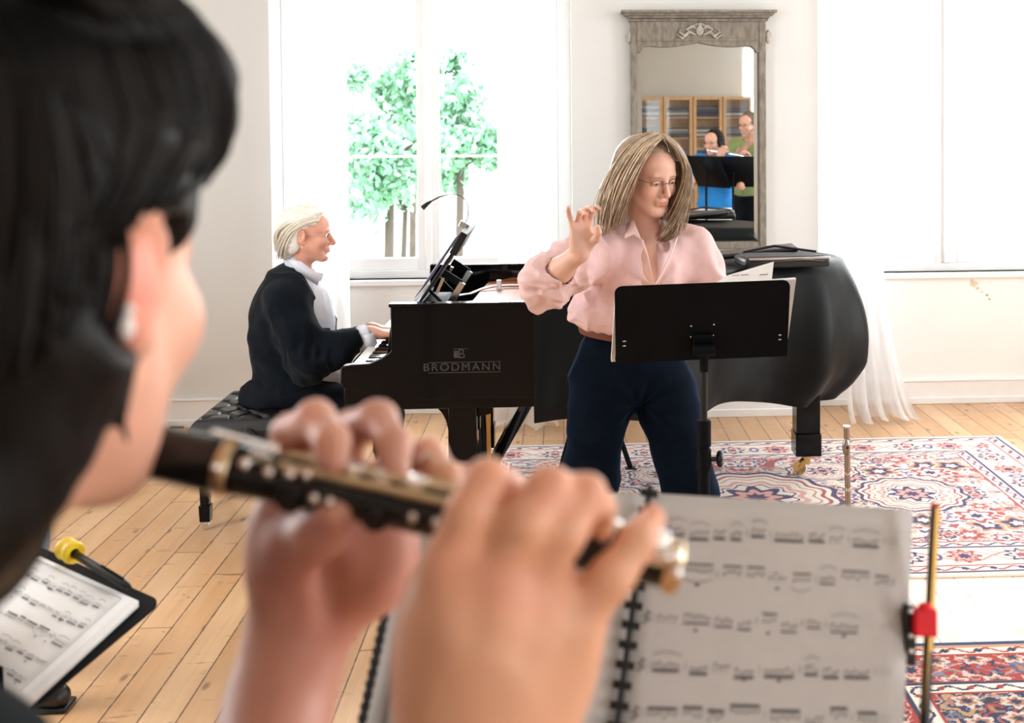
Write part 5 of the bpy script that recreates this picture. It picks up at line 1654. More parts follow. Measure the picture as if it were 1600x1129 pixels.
# hair: swept back, covering the nape
S = Solid(); S.M = HP; S.sc = 1.03
S.ell((0, -.036, .046), (.082, .092, .080), k=.01)
S.ell((0, -.085, -.010), (.074, .050, .085), k=.03)
S.ell((0, -.080, -.065), (.068, .036, .050), k=.03)
for s in (-1, 1): S.ell((s * .062, -.052, -.02), (.022, .036, .06), k=.02)
S.ell((0, .035, .098), (.055, .035, .020), k=.03)
S.ell((0, .075, .04), (.09, .035, .05), k=.02, sub=True)
for s in (-1, 1): S.ell((s * .085, -.006, -.004), (.03, .024, .034), k=.01, sub=True)
V, F = S.mesh(.0035); N = vnormals(V, F)
L = (np.c_[V, np.ones(len(V))] @ np.array(HP.inverted()).T)[:, :3]
V = V + N * (.0015 * vnoise(np.stack([L[:, 0] * 3, L[:, 1] * .5 - L[:, 2] * .5, (L[:, 1] + L[:, 2]) * 2.4], 1), 26, 4))[:, None]
hw_ = fast_mesh('hair', V, F, M['hair_white'], pia, np.ones((len(V), 3)))
def lp(x, y, z): return HP @ Vector((x, y, z))
GW = []
for s in (1,):
    for k in range(7):
        t = k / 6; x0 = .010 + .058 * t
        GW.append([lp(x0 * .9, .066 - .03 * t, .108 - .06 * t), lp(x0 * 1.1, .02, .126 - .07 * t), lp(x0 * 1.2, -.05, .118 - .06 * t), lp(x0 * 1.15, -.115, .055 - .035 * t), lp(x0, -.122, -.03), lp(x0 * .95, -.112, -.088)])
strands(GW, 170, .0042, M['hair_white'], 'hair_lock', hw_, 7, .003, lambda r: (lambda k: (k, k * .98, k * .94))(r.uniform(.85, 1.15)), wave=.004)
GW3 = [[lp(*q) for q in g] for g in ([(.060, .055, .062), (.078, .010, .050), (.086, -.045, .020), (.082, -.080, -.035), (.070, -.098, -.100)],
    [(.046, .066, .088), (.074, .010, .080), (.088, -.060, .045), (.083, -.100, -.020), (.064, -.116, -.105)], [(.066, .040, .045), (.080, -.022, .040), (.086, -.052, .0), (.080, -.068, -.045), (.070, -.078, -.102)])]
strands(GW3, 150, .0040, M['hair_white'], 'hair_lock', hw_, 9, .003, lambda r: (lambda k: (k, k * .97, k * .92))(r.uniform(.75, 1.15)), wave=.006)
GW2 = [[Vector((HP.inverted() @ p)) for p in g] for g in GW]
GW2 = [[HP @ Vector((-q.x, q.y, q.z)) for q in g] for g in GW2]
strands(GW2, 150, .0042, M['hair_white'], 'hair_lock', hw_, 8, .003, lambda r: (1, .98, .94), wave=.004)
# ================================================================== foreground
M['softink'] = mat('printed_notes', (.09, .09, .095), .8)
# ---- notation on a page
def notation(pt, rows, seed, parent, name='notation', mt=None, u0=.06, u1=.95, sc=1.0, dens=1.0):
    """pt(u,v,h) -> world point h metres off the page"""
    rs = random.Random(seed); m = MB(); g = MB()
    def quad(mb, u, v, w, h, sk=0, lift=.0006):
        q = [pt(u - w / 2, v - h / 2, lift), pt(u + w / 2, v - h / 2 + sk, lift), pt(u + w / 2, v + h / 2 + sk, lift), pt(u - w / 2, v + h / 2, lift)]
        mb.add(q, [(0, 1, 2, 3)])
    gap = .0062 * sc
    for ri, (v, style) in enumerate(rows):
        for k in range(5):
            quad(g, (u0 + u1) / 2, v + (k - 2) * gap, u1 - u0, .0009 * sc)
        # clef
        for k in range(9): quad(m, u0 + .012 + .008 * math.sin(k * 1.4), v + (k - 4) * gap * .85, .010, .0052 * sc)
        u = u0 + .05
        while u < u1 - .05:
            n = rs.choice([4, 4, 3, 6]) if style != 2 else rs.choice([4, 6])
            w = .017 * n * rs.uniform(.85, 1.1)
            if u + w > u1 - .01: break
            up = rs.random() < .5
            if style == 0: up = False
            if style == 2: up = rs.random() < .85
            base = v + rs.uniform(-2, 2) * gap
            bv = base + (-.026 if up else .026) * sc
            if n >= 3 and rs.random() < .9 * dens:
                quad(m, u + w / 2, bv, w * .95, .0058 * sc)
                if style != 1: quad(m, u + w / 2, bv + (.006 if up else -.006) * sc, w * .95, .0040 * sc)
            for k in range(n):
                uu = u + w * (k + .5) / n; vv = base + rs.uniform(-1.4, 1.4) * gap
                pts = [pt(uu + .0050 * math.cos(a) * 1.0, vv + .0036 * sc * math.sin(a), .0007) for a in [j * PI / 4 for j in range(8)]]
                m.add(pts, [tuple(range(8))])
                quad(m, uu + (.0045 if up else -.0045), (vv + bv) / 2, .0016, abs(vv - bv))
            if rs.random() < .45:
                pts = [pt(u + w * t, base + (.028 if up else -.030) * sc - (0.012 * math.sin(PI * t)) * (1 if not up else -1) * sc, .001) for t in [j / 8 for j in range(9)]]
                g.tube(pts, .0004, 4)
            if rs.random() < .25: quad(m, u + w / 2, v + .042 * sc, .012, .010 * sc)
            u += w + .016
            if rs.random() < .28: quad(m, u, v, .0018, gap * 4); u += .016
    o1 = m.build(name, M['softink'], parent, flat=True)
    o2 = g.build('stave_lines', M['inkgrey'], parent, flat=True)
    return o1
def bil(c, lift_dir, curve=0.0):
    """corners TL TR BR BL"""
    TL, TR, BR, BL = c
    def pt(u, v, h=0.0):
        p = TL.lerp(TR, u).lerp(BL.lerp(BR, u), v)
        return p + lift_dir * (h + curve * math.sin(PI * min(max(u, 0), 1)) * .5)
    return pt
YS0, YS1 = 1.12, .99
nl = Vector((0, -1, .45)).normalized()
TLm, BLm = P(1008, 770, YS0), P(940, 1300, YS1)
TR_, BR_ = P(1426, 797, YS0), P(1404, 1300, YS1)
TL_, BL_ = P(668, 778, YS0), P(580, 1300, YS1)
score = thing('spiral_bound_score', 'open comb-bound sheet music book on the stand in front of the flute player', 'sheet music', tuple((TLm + BLm) / 2))
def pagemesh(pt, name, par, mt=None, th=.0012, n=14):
    m = MB(); m.grid(lambda u, v: pt(u, v, 0), n, n)
    return m.build(name, mt or M['page'], par, solid=th, sharp=80)
pr = bil((TLm, TR_, BR_, BLm), nl, .010); plf = bil((TL_, TLm, BLm, BL_), nl, .010)
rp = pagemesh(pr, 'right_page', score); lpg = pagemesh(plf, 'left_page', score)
rows_r = [(.130, 0), (.268, 1), (.408, 1), (.550, 0), (.690, 2), (.83, 2), (.95, 1)]
notation(lambda u, v, h: pr(u, v - .018 + .0 * u, h + .0008), rows_r, 4, rp, u0=.05, u1=.95, sc=.86)
notation(lambda u, v, h: plf(u, v, h + .0008), rows_r, 5, lpg, u0=.06, u1=.93, sc=.86)
# layers of further pages below
def under(c, d): return [p - nl * d for p in c]
pagemesh(bil(under((TLm, TR_ + Vector((-.003, 0, -.002)), BR_ + Vector((-.003, 0, 0)), BLm), .004), nl, .010), 'page_block', score, th=.003)
pagemesh(bil(under((TL_ + Vector((-.003, 0, -.002)), TLm, BLm, BL_ + Vector((-.003, 0, 0))), .004), nl, .010), 'page_block', score, th=.003)
def comb(a, b, n, w, name, par, tabw=.0165, tabh=.0068, lift=.004, side=1):
    m = MB(); d = (b - a).normalized()
    m.tube([a + nl * lift - d * .006, b + nl * lift], .0030, 10)
    x = d.cross(nl).normalized()
    R = Matrix((x, d, -x.cross(d))).transposed()
    for k in range(n):
        c = a.lerp(b, (k + .1) / n) + nl * (lift + .0008)
        m.box(c, (tabw, tabh, .0030), R); m.box(c, (tabw * .55, tabh * .8, .0075), R)
    return m.build(name, M['blackplastic'], par, bevel=.0006)
comb(P(1014, 768, YS0 - .01), BLm, 17, 0, 'comb_binding', score)
# second booklet beneath, its comb edge peeking out left
bk2 = thing('spiral_booklet', 'second comb-bound booklet peeking out under the left page of the score', 'sheet music', tuple(P(590, 1000, 1.04)))
c2_ = (P(622, 860, 1.09), P(760, 860, 1.12), P(690, 1300, 1.02), P(528, 1300, 1.00))
pagemesh(bil(under(c2_, .006), nl, 0), 'cover', bk2, M['page'])
comb(P(626, 850, 1.08), P(530, 1300, .995), 26, 0, 'comb_binding', bk2, tabw=.008, tabh=.006)
# the stand that carries it
fst = thing('music_stand', 'black music stand holding the large open score in the foreground', 'music stand', (P(1000, 1100, 1.1).x, 1.16, 0))
def st_pt(u, v, h=0): return bil((TL_, TR_, BR_, BL_), nl, 0)(u, v, h)
pn = MB()
c4 = [st_pt(.10, .08, -.024), st_pt(.95, .08, -.024), st_pt(.95, 1.02, -.024), st_pt(.10, 1.02, -.024)]
pn.add(c4, [(0, 1, 2, 3)]); pn.build('desk', M['black'], fst, solid=.002)
q = [st_pt(.10, 1.02, -.024), st_pt(.95, 1.02, -.024), st_pt(.95, 1.02, .04), st_pt(.10, 1.02, .04)]
MB().add(q, [(0, 1, 2, 3)]).build('ledge', M['black'], fst, solid=.003)
pc = st_pt(.52, .75, -.03); bx0 = Vector((pc.x, 1.16, 0))
MB().cyl(pc, (pc.x, pc.y + .03, pc.z - .12), .014).cyl((pc.x, 1.16, pc.z - .08), (pc.x, 1.16, .05), .014).build('pole', M['black'], fst)
for a in (30, 150, 270):
    t_ = R_(a); e = Vector((pc.x + .3 * math.cos(t_), 1.16 + .3 * math.sin(t_), .012))
    MB().beam((pc.x, 1.16, .18), e, .02, .006).build('leg', M['black'], fst)
# pencil holder and pencils on the right edge
hp = thing('pencil_holder', 'bright red plastic pencil holder clipped at the right edge of the score', 'pencil holder', tuple(P(1443, 970, 1.06)))
q = P(1444, 970, 1.06); R3 = Matrix.Rotation(R_(3), 3, 'Y') @ Matrix.Rotation(R_(-10), 3, 'X')
MB().box(q, (.0200, .016, .0235), R3).tube([q + Vector((0, -.004, .013)), q + Vector((0, -.004, .018))], [.008, .004], 8).build('block', M['red'], hp, bevel=.0015)
MB().box(q + Vector((-.012, .006, -.014)), (.010, .012, .052), R3).build('clamp_arm', M['blackplastic'], hp, bevel=.0015)
for z in (.010, -.004, -.018): MB().ell(q + Vector((-.0125, -.002, z - .008 if z < 0 else z)), .0027, nu=10, nv=8).build('screw', M['chrome'], hp)
def pencil(a, b, r, label, m1, m2):
    d = (b - a).normalized(); F = frame(a, b); t = thing('pencil', label, 'pencil', tuple(a))
    L = (b - a).length
    for grp, mt, nm in (((0, 2, 4), m1, 'painted_side'), ((1, 3, 5), m2, 'dark_side')):
        m = MB()
        for k in grp:
            a0, a1 = PI / 3 * k + .3, PI / 3 * (k + 1) + .3
            pts = [F @ Vector((r * math.cos(x), r * math.sin(x), z)) + a for z in (0, L) for x in (a0, a1)]
            m.add(pts, [(0, 1, 3, 2)])
        m.build(nm, mt, t, flat=True, solid=.0003)
    MB().tube([a - d * .004, a], [r * .9, r * .98], 6).build('end_cap', M['felt'], t)
    MB().tube([b, b + d * .02], [r * .98, .0006], 6).build('tip', M['pine'], t)
    return t
pencil(P(1461, 793, 1.09), P(1443, 1150, 1.03), .0045, 'yellow and black striped pencil standing upright in the red holder', M['pencilyellow'], M['blackplastic'])
pencil(P(1453, 998, 1.055), P(1443, 1200, 1.02), .0040, 'black pencil below the red holder, beside the striped pencil', M['blackplastic'], M['blackplastic'])

# ---- neighbour's stand at the lower left
TLn, TRn, BRn = P(58, 874, 1.98), P(203, 940, 1.86), P(36, 1094, 1.62)
ex, ey = TRn - TLn, BRn - TRn
nn = ex.cross(ey).normalized()
if nn.y > 0: nn = -nn
def np_(u, v, h=0): return TLn + ex * u + ey * v + nn * h
ns = thing('music_stand', 'black music stand with rounded corner at the left edge of the picture', 'music stand', (np_(.0, .5).x - .05, np_(0, .5).y + .05, 0))
def rounded(u0, u1, v0, v1, h, r=.08):
    pts = []
    for (cu, cv, a0) in ((u1 - r, v0 + r, -90), (u1 - r * .5, v1 - r * .5, 0), (u0 + r, v1 - r, 90), (u0 + r, v0 + r, 180)):
        for k in range(6):
            a = R_(a0 + 90 * k / 5); u_, v_ = cu + r * math.cos(a), cv + r * math.sin(a)
            if v_ > .15 and u_ > 0: u_ -= .14 * (v_ - .15) / .85
            pts.append(np_(u_, v_, h))
    return pts
m = MB(); pts = rounded(-1.2, 1.16, -.17, 1.0, -.012); m.add(pts, [tuple(range(len(pts)))])
m.build('desk', M['black'], ns, solid=.004, flat=True)
m = MB().add([np_(-1.2, 1.03, -.012), np_(.85, 1.03, -.012), np_(.85, 1.03, .04), np_(-1.2, 1.03, .04)], [(0, 1, 2, 3)]).build('ledge', M['black'], ns, solid=.003)
pc = np_(0, .6, -.03)
MB().cyl(pc, (pc.x, pc.y, pc.z - .1), .012).cyl((pc.x, pc.y, pc.z - .08), (pc.x, pc.y, .05), .012).build('pole', M['black'], ns)
for a in (200, 320, 80):
    t_ = R_(a); MB().beam((pc.x, pc.y, .16), (pc.x + .28 * math.cos(t_), pc.y + .28 * math.sin(t_), .012), .02, .006).build('leg', M['black'], ns)
nb_ = thing('spiral_bound_score', 'comb-bound sheet music on the stand at the left edge beside the flute player', 'sheet music', tuple(np_(.5, .5)))
pgm = MB(); pgm.add([np_(0, 0, .004), np_(1, 0, .004), np_(1, 1, .004), np_(0, 1, .004)], [(0, 1, 2, 3)])
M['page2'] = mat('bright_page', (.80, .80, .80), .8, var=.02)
pg1 = pgm.build('right_page', M['page2'], nb_, solid=.002)
MB().add([np_(.0, -.03, -.003), np_(1.06, -.03, -.003), np_(1.05, 1.0, -.003), np_(0, 1.0, -.003)], [(0, 1, 2, 3)]).build('page_block', M['paper'], nb_, solid=.010)
MB().add([np_(-1.1, 0, .004), np_(-.06, 0, .004), np_(-.06, 1, .004), np_(-1.1, 1, .004)], [(0, 1, 2, 3)]).build('left_page', M['page2'], nb_, solid=.002)
notation(lambda u, v, h: np_(u, v, h + .006), [(.17, 0), (.36, 0), (.55, 2), (.74, 0), (.90, 0)], 8, pg1, u0=.03, u1=.93, sc=1.2)
fl_ = MB()
for (a, b) in (((.02, .035), (.95, .035)), ((.95, .035), (.95, .98))): fl_.tube([np_(a[0], a[1], .007), np_(b[0], b[1], .007)], .0006, 4)
fl_.build('border_line', M['inkgrey'], pg1)
cbm = MB()
for k in range(12):
    c = np_(-.03, .04 + k * .085, .010); cbm.box(c, (.020, .012, .007), Matrix((ex.normalized(), nn, ey.normalized())).transposed())
cbm.tube([np_(-.03, -.02, .009), np_(-.03, 1, .009)], .004, 8); cbm.build('comb_binding', M['blackplastic'], nb_)
yh = thing('pen_holder', 'round yellow rubber holder on the top edge of the left music stand', 'pen holder', tuple(np_(.30, -.10, .012)))
cY = np_(.27, -.095, .012); axp = (ex.normalized() * .95 + ey.normalized() * .10).normalized()
Fq = frame(cY, cY + axp)
ring = MB(); K = 28
for k in range(K):
    pass
prof = [(.0075, -.014), (.0165, -.016), (.0185, -.010), (.0165, -.004), (.0165, .004), (.0185, .010), (.0165, .016), (.0075, .014), (.0075, -.014)]
Mt = Fq.to_4x4(); Mt.translation = cY + nn * .010
ring.lathe(prof, Mt, K, cap=False); ring.build('rubber_spool', M['yellow'], yh)
pen = thing('pen', 'black pen lying in the yellow holder on the left music stand', 'pen', tuple(np_(.6, -.05, .012)))
a = np_(.22, -.10, .022); b = np_(.98, -.045, .014)
d = (b - a)
MB().tube([a, a + d * .03, a + d * .9, a + d * .94, b], [.004, .0062, .0066, .0055, .0012], 14).build('barrel', M['blackplastic'], pen)
MB().beam(a + d * .55 + nn * .008, a + d * .88 + nn * .008, .003, .002, tuple(nn)).build('pocket_clip', M['black'], pen)

# ---- the neighbour, almost hidden behind the flute player's hair
XN = PZ(66, 1106, 0)
nei = thing('person', 'person standing behind the flute player, only a black shoe and light jeans showing', 'person', (XN.x - .1, XN.y, 0))
S = Solid()
cxn = P(18, 800, XN.y).x
for dy, dxx in ((0, 0), (.22, -.14)):
    S.chain([Vector((cxn + dxx, XN.y + dy, .92)), Vector((cxn + .02 + dxx, XN.y + dy, .50)), Vector((XN.x - .06 + dxx, XN.y + dy, .12))], [.10, .068, .060], k=.04)
S.ell((cxn, XN.y + .1, .95), (.11, .18, .12), k=.05)
S.box((XN.x, XN.y, -.03), (.5, .6, .105), rad=.005, k=.005, sub=True)
S.box((cxn, XN.y, 1.15), (.5, .6, .13), rad=.005, k=.005, sub=True)
M['lightjeans'] = mat('light_blue_denim', (.20, .30, .42), .85, var=.15, vscale=40)
clothmesh(S, .009, 'jeans', M['lightjeans'], nei, amp=.006)
S = Solid()
S.ell((cxn, XN.y + .1, 1.20), (.12, .18, .26), k=.05); S.cap((cxn, XN.y + .1, 1.38), (cxn, XN.y + .1, 1.45), .08, .06, k=.05)
for dy in (-.09, .29): S.chain([Vector((cxn, XN.y + dy, 1.40)), Vector((cxn + .0, XN.y + dy, 1.14)), Vector((cxn + .10, XN.y + dy * .8 + .02, 1.22))], [.06, .05, .042], k=.04)
clothmesh(S, .009, 'dark_top', M['navy'], nei)
S = Solid(); Hn = HM((cxn, XN.y + .1, 1.60), R_(-85), R_(8), 0, 1.0)
add_head(S, Hn)
for dy in (-.07, .23): hand(S, wframe(Vector((cxn + .14, XN.y + dy + .02, 1.25)), Vector((.8, 0, .5)), Vector((0, -1, 0))), flip=1)
skinmesh(S, .005, 'body', nei, tint=(.9, .8, .76)); eyes(Hn, nei)
S = Solid(); S.M = Hn; S.ell((0, -.03, .035), (.084, .10, .09), k=.01); S.ell((0, -.07, -.03), (.075, .05, .09), k=.02); S.ell((0, .09, 0), (.08, .04, .08), k=.01, sub=True)
V, F = S.mesh(.006); fast_mesh('hair', V, F, M['hair_dark'], nei, np.ones((len(V), 3)))
for dy in (0, .22):
    S = Solid(); a = Vector((XN.x - .04 - (.14 if dy else 0), XN.y + dy, .052))
    S.chain([a + Vector((-.10, 0, .012)), a, a + Vector((.09, -.01, -.012))], [.040, .046, .036], k=.02)
    S.box(a + Vector((0, 0, -.10)), (.3, .2, .062), rad=.002, k=.003, sub=True)
    V, F = S.mesh(.004); sh_ = fast_mesh('shoe', V, F, M['leather'], nei)
    MB().bx(a.x - .14, a.x + .125, a.y - .046, a.y + .046, .0, .016).build('sole', M['blackplastic'], sh_, bevel=.01)
    lc = MB()
    for k in range(4): lc.tube([a + Vector((.0 + .02 * k, -.03, .030 - .006 * k)), a + Vector((.01 + .02 * k, 0, .048 - .007 * k)), a + Vector((.0 + .02 * k, .03, .030 - .006 * k))], .0025, 6)
    lc.build('laces', M['blackplastic'], sh_)

# ---- silver flute on a peg
fx_ = P(1323, 668, 3.75)
fs_ = thing('silver_flute', 'silver flute standing upright on a peg behind the foreground score', 'flute', (fx_.x, 3.75, .12))
pg = thing('flute_stand', 'small black flute peg stand on the dark red rug behind the score', 'stand', (fx_.x, 3.75, .01))
MB().cyl((fx_.x, 3.75, .02), (fx_.x, 3.75, .16), .007, .006).build('peg', M['blackplastic'], pg)
for a in (90, 210, 330): MB().beam((fx_.x, 3.75, .045), (fx_.x + .11 * math.cos(R_(a)), 3.75 + .11 * math.sin(R_(a)), .016), .014, .008).build('leg', M['blackplastic'], pg)
lean = (P(1327, 790, 3.75) - fx_).normalized() 
M['flutesilver'] = mat('tarnished_silver', (.42, .37, .33), .25, 1.0, var=.1)
A = fx_; B = Vector((fx_.x + .01, 3.75, .12)); dd = (B - A)
MB().tube([A, A + dd * .28, A + dd], [.0095, .0095, .0095], 16).build('tube', M['flutesilver'], fs_)
MB().tube([A + Vector((0, 0, .006)), A], [.011, .0105], 16).tube([A + dd * .30, A + dd * .315], .0112, 16).tube([A + dd * .225, A + dd * .232], .0115, 16).build('rings', M['silver'], fs_)
MB().ell(A + dd * .095 + Vector((-.004, -.006, 0)), (.013, .009, .028), nu=18, nv=12).build('lip_plate', M['flutesilver'], fs_)
MB().ell(A + dd * .093 + Vector((-.002, -.0145, 0)), (.005, .003, .006), nu=12, nv=8).build('embouchure_hole', M['ink'], fs_)
for k in range(9): 
    c = A + dd * (.40 + .055 * k); MB().cyl(c + Vector((-.004, -.009, 0)), c + Vector((-.004, -.0125, 0)), .0085).build('key', M['silver'], fs_)
# ================================================================== the flute player
fp = thing('person', 'dark-haired flute player seen from behind, playing a black wooden flute', 'person', (P(150, 900, .5).x, .45, .95))
YH = .535
EAR = P(219, 432, YH)
HS = 1.05
yaw = R_(-14)
earo = Matrix.Rotation(yaw, 3, 'Z') @ Vector((.079 * HS, -.012 * HS, -.005 * HS))
HF = HM(EAR - earo, yaw, R_(6), R_(0), HS)
S = Solid()
neck_e = P(-230, 880, .56)
add_head(S, HF, look_down=.8, neck_to=neck_e)
S.M = HF; S.sc = HS
S.M = Matrix.Identity(4); S.sc = 1
# ear rim and lobe, larger and clear of the head
def f_(px, py, Y): return P(px, py, Y)
S.chain([f_(192, 505, .520), f_(180, 440, .512), f_(190, 375, .508), f_(220, 334, .508), f_(250, 326, .518)], [.0075, .0058, .0052, .0052, .0048], k=.005)
S.ell(f_(205, 440, .524), (.010, .010, .024), k=.008)
S.ell(f_(203, 520, .522), (.0075, .0065, .0095), k=.006)
# left hand (nearer the mouth), palm towards us beneath and behind the flute
def F3(l, r): return [f_(*p) for p in l], r
LWp = f_(468, 985, .665)
S.chain([f_(510, 860, .672), LWp, f_(430, 1129, .64), f_(340, 1500, .52)], [.028, .0225, .0215, .034], k=.03)
S.ell(f_(515, 850, .668), (.036, .017, .040), k=.02)
S.ell(f_(462, 850, .655), (.024, .018, .036), k=.02)
S.ell(f_(588, 850, .675), (.020, .015, .034), k=.02)
for a, b in (((480, 900, .672), (462, 745, .680)), ((520, 900, .675), (520, 745, .690)), ((560, 900, .675), (580, 765, .695)), ((590, 890, .675), (625, 800, .700))):
    S.cap(f_(*a), f_(*b), .015, .0125, k=.016)
S.chain(*F3([(462, 745, .680), (456, 678, .676), (492, 655, .650), (520, 690, .624), (523, 722, .616)], [.0125, .0110, .0100, .0088, .0078]), k=.006)
S.chain(*F3([(520, 745, .690), (548, 672, .684), (590, 655, .658), (616, 695, .632), (618, 738, .622)], [.0120, .0108, .0102, .0090, .0080]), k=.005)
S.chain(*F3([(580, 765, .695), (622, 720, .690), (668, 712, .668), (697, 748, .640), (700, 768, .632)], [.0115, .0100, .0095, .0084, .0072]), k=.005)
S.chain(*F3([(625, 800, .700), (670, 765, .700), (706, 748, .694), (732, 742, .686)], [.0105, .0090, .0080, .0070]), k=.005)
S.chain(*F3([(450, 900, .655), (470, 850, .640), (502, 830, .622), (522, 808, .610)], [.0170, .0140, .0115, .0098]), k=.012)
# right hand, back towards us
S.chain([f_(765, 960, .560), f_(757, 1080, .565), f_(752, 1200, .565), f_(735, 1600, .53)], [.036, .034, .030, .037], k=.03)
S.ell(f_(775, 1000, .562), (.0385, .0185, .040), k=.02)
S.ell(f_(720, 1000, .575), (.024, .018, .040), k=.02)
S.ell(f_(840, 1010, .566), (.026, .015, .040), k=.02)
for a, b in (((720, 1030, .560), (706, 880, .552)), ((765, 1030, .560), (778, 900, .548)), ((805, 1030, .560), (832, 915, .550)), ((850, 1050, .560), (892, 985, .556))):
    S.cap(f_(*a), f_(*b), .015, .0125, k=.014)
S.chain(*F3([(706, 885, .552), (738, 800, .550), (762, 752, .556), (800, 770, .590), (826, 806, .606)], [.0130, .0112, .0104, .0090, .0080]), k=.005)
S.chain(*F3([(778, 905, .548), (822, 818, .542), (858, 762, .550), (884, 790, .590), (892, 822, .606)], [.0128, .0108, .0104, .0090, .0080]), k=.0045)
S.chain(*F3([(832, 912, .550), (880, 830, .546), (915, 772, .556), (936, 796, .590), (938, 828, .606)], [.0120, .0102, .0096, .0084, .0074]), k=.0045)
S.chain(*F3([(896, 978, .556), (955, 902, .553), (996, 845, .562), (1019, 810, .576)], [.0118, .0096, .0084, .0070]), k=.006)
S.chain(*F3([(700, 990, .585), (690, 900, .625), (720, 850, .635)], [.017, .012, .010]), k=.01)  # thumb beneath, mostly hidden
# furrows between the tendons of the right hand
for a, b in (((740, 860, .524), (742, 985, .522)), ((806, 890, .520), (792, 1010, .520)), ((858, 930, .528), (832, 1030, .524))):
    S.cap(f_(*a), f_(*b), .0030, .0010, k=.014, sub=True)
# heel of the left palm
S.cap(f_(500, 830, .640), f_(520, 960, .640), .0025, .002, k=.014, sub=True)
# shoulders and upper arms under the top
SH = [P(-40, 1120, .44), P(-560, 1120, .62)]
def fcols(V, C):
    n = fbm(V, 30, 2, 6)
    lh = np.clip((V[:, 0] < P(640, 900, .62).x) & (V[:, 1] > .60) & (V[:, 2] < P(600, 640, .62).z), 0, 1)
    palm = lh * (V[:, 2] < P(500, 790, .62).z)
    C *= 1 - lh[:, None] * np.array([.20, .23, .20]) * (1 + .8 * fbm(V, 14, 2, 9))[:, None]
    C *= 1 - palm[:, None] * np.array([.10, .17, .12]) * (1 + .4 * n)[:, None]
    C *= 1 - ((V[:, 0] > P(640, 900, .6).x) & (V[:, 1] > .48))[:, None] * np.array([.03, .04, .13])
    tip = np.zeros(len(V))
    for q in ((522, 798, .622), (732, 742, .686), (938, 828, .606), (1018, 808, .576)): tip += np.exp(-(np.linalg.norm(V - np.array(f_(*q)), axis=1) / .010) ** 2)
    C *= 1 - np.clip(tip, 0, 1)[:, None] * np.array([0, .28, .24])
    kn_ = np.zeros(len(V))
    for q in ((706, 885, .54), (778, 905, .535), (836, 920, .54), (755, 755, .55), (858, 762, .54), (915, 772, .55), (462, 665, .66), (560, 655, .67)): kn_ += np.exp(-(np.linalg.norm(V - np.array(f_(*q)), axis=1) / .013) ** 2)
    C *= 1 - np.clip(kn_, 0, 1)[:, None] * np.array([0, .12, .10])
    er = np.exp(-(np.linalg.norm((V - np.array(f_(222, 425, .518))) * np.array([1, 1, .55]), axis=1) / .018) ** 4)
    C *= 1 - er[:, None] * np.array([.04, .30, .28])  # ear reddened in colour, imitating light shining through it
_fc = face_cols
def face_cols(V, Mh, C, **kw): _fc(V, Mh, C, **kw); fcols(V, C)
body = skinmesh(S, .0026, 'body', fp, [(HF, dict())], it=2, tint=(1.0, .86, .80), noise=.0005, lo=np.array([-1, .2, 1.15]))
face_cols = _fc
eyes(HF, fp)
es = P(203, 508, .514)
MB().ell(es + Vector((0, -.004, 0)), (.0032, .0032, .0055)).ell(es + Vector((.001, -.004, .007)), .0026).build('earring', mat('pearl_white', (.85, .82, .80), .2), fp)
# finger ring on the left hand
rg = MB(); c = f_(668, 738, .652); Rr = frame(f_(668, 712, .668), f_(700, 768, .632))
rg.tube([c + Rr @ Vector((.0098 * math.cos(2 * PI * k / 20), .0098 * math.sin(2 * PI * k / 20), 0)) for k in range(21)], .0012, 6, cap=False)
rg.build('finger_ring', M['silver'], fp)
# dark top: shoulders, upper arms and sleeves down to the elbows
M['teal'] = mat('dark_teal_top', (.008, .014, .018), .8, var=.2, spec=.2)
S = Solid()
cS = Vector((P(-60, 900, .5).x, .50, 0)); 
rsx = P(-20, 1129, .46)
S.cap(rsx + Vector((-.04, 0, -.045)), Vector((rsx.x - .34, .66, rsx.z - .045)), .055, .055, k=.03)
S.ell((rsx.x - .17, .60, 1.16), (.17, .12, .30), k=.05)
S.chain([rsx + Vector((-.03, 0, -.05)), Vector((-.15, .36, 1.20)), Vector((P(700, 1650, .5).x, .50, P(700, 1650, .5).z))], [.055, .050, .042], k=.03)
S.chain([Vector((rsx.x - .34, .66, rsx.z - .045)), Vector((-.36, .62, 1.20)), Vector((P(330, 1480, .53).x, .54, P(330, 1500, .53).z))], [.055, .050, .040], k=.03)
clothmesh(S, .006, 'dark_top', M['teal'], fp, amp=.004)
# hair
S = Solid(); S.M = HF; S.sc = HS
S.ell((0, -.030, .040), (.081, .102, .090), k=.01)
S.ell((0, .012, .066), (.072, .082, .066), k=.02)
S.ell((0, .085, .0), (.062, .05, .062), k=.012, sub=True)
S.M = Matrix.Identity(4); S.sc = 1
S.chain([f_(250, 60, .57), f_(292, 130, .585), f_(300, 200, .60), f_(290, 262, .60)], [.021, .020, .014, .006], k=.02)   # front sweep
S.chain([f_(268, 300, .575), f_(270, 345, .572), f_(268, 374, .572)], [.0085, .0060, .0020], k=.006)                        # wisp before the ear
S.chain([f_(165, 300, .548), f_(110, 360, .52), f_(70, 510, .50), f_(14, 680, .50), f_(-45, 790, .49), f_(-120, 930, .49)], [.030, .030, .028, .024, .020, .018], k=.03)
S.chain([f_(150, 400, .505), f_(122, 540, .505), f_(84, 650, .505), f_(20, 750, .50)], [.014, .013, .010, .009], k=.02)
S.chain([f_(60, 250, .52), f_(-40, 500, .53), f_(-120, 800, .54), f_(-180, 1000, .54)], [.05, .05, .045, .03], k=.03)
S.chain([f_(160, 500, .512), f_(172, 600, .520), f_(200, 690, .530)], [.008, .0055, .002], k=.008)                          # loose strand by the jaw
# keep the ear clear
S.ell(f_(229, 432, .520), (.0140, .05, .033), k=.006, sub=True)
V, F = S.mesh(.003); V = relax(V, F, 2); N = vnormals(V, F)
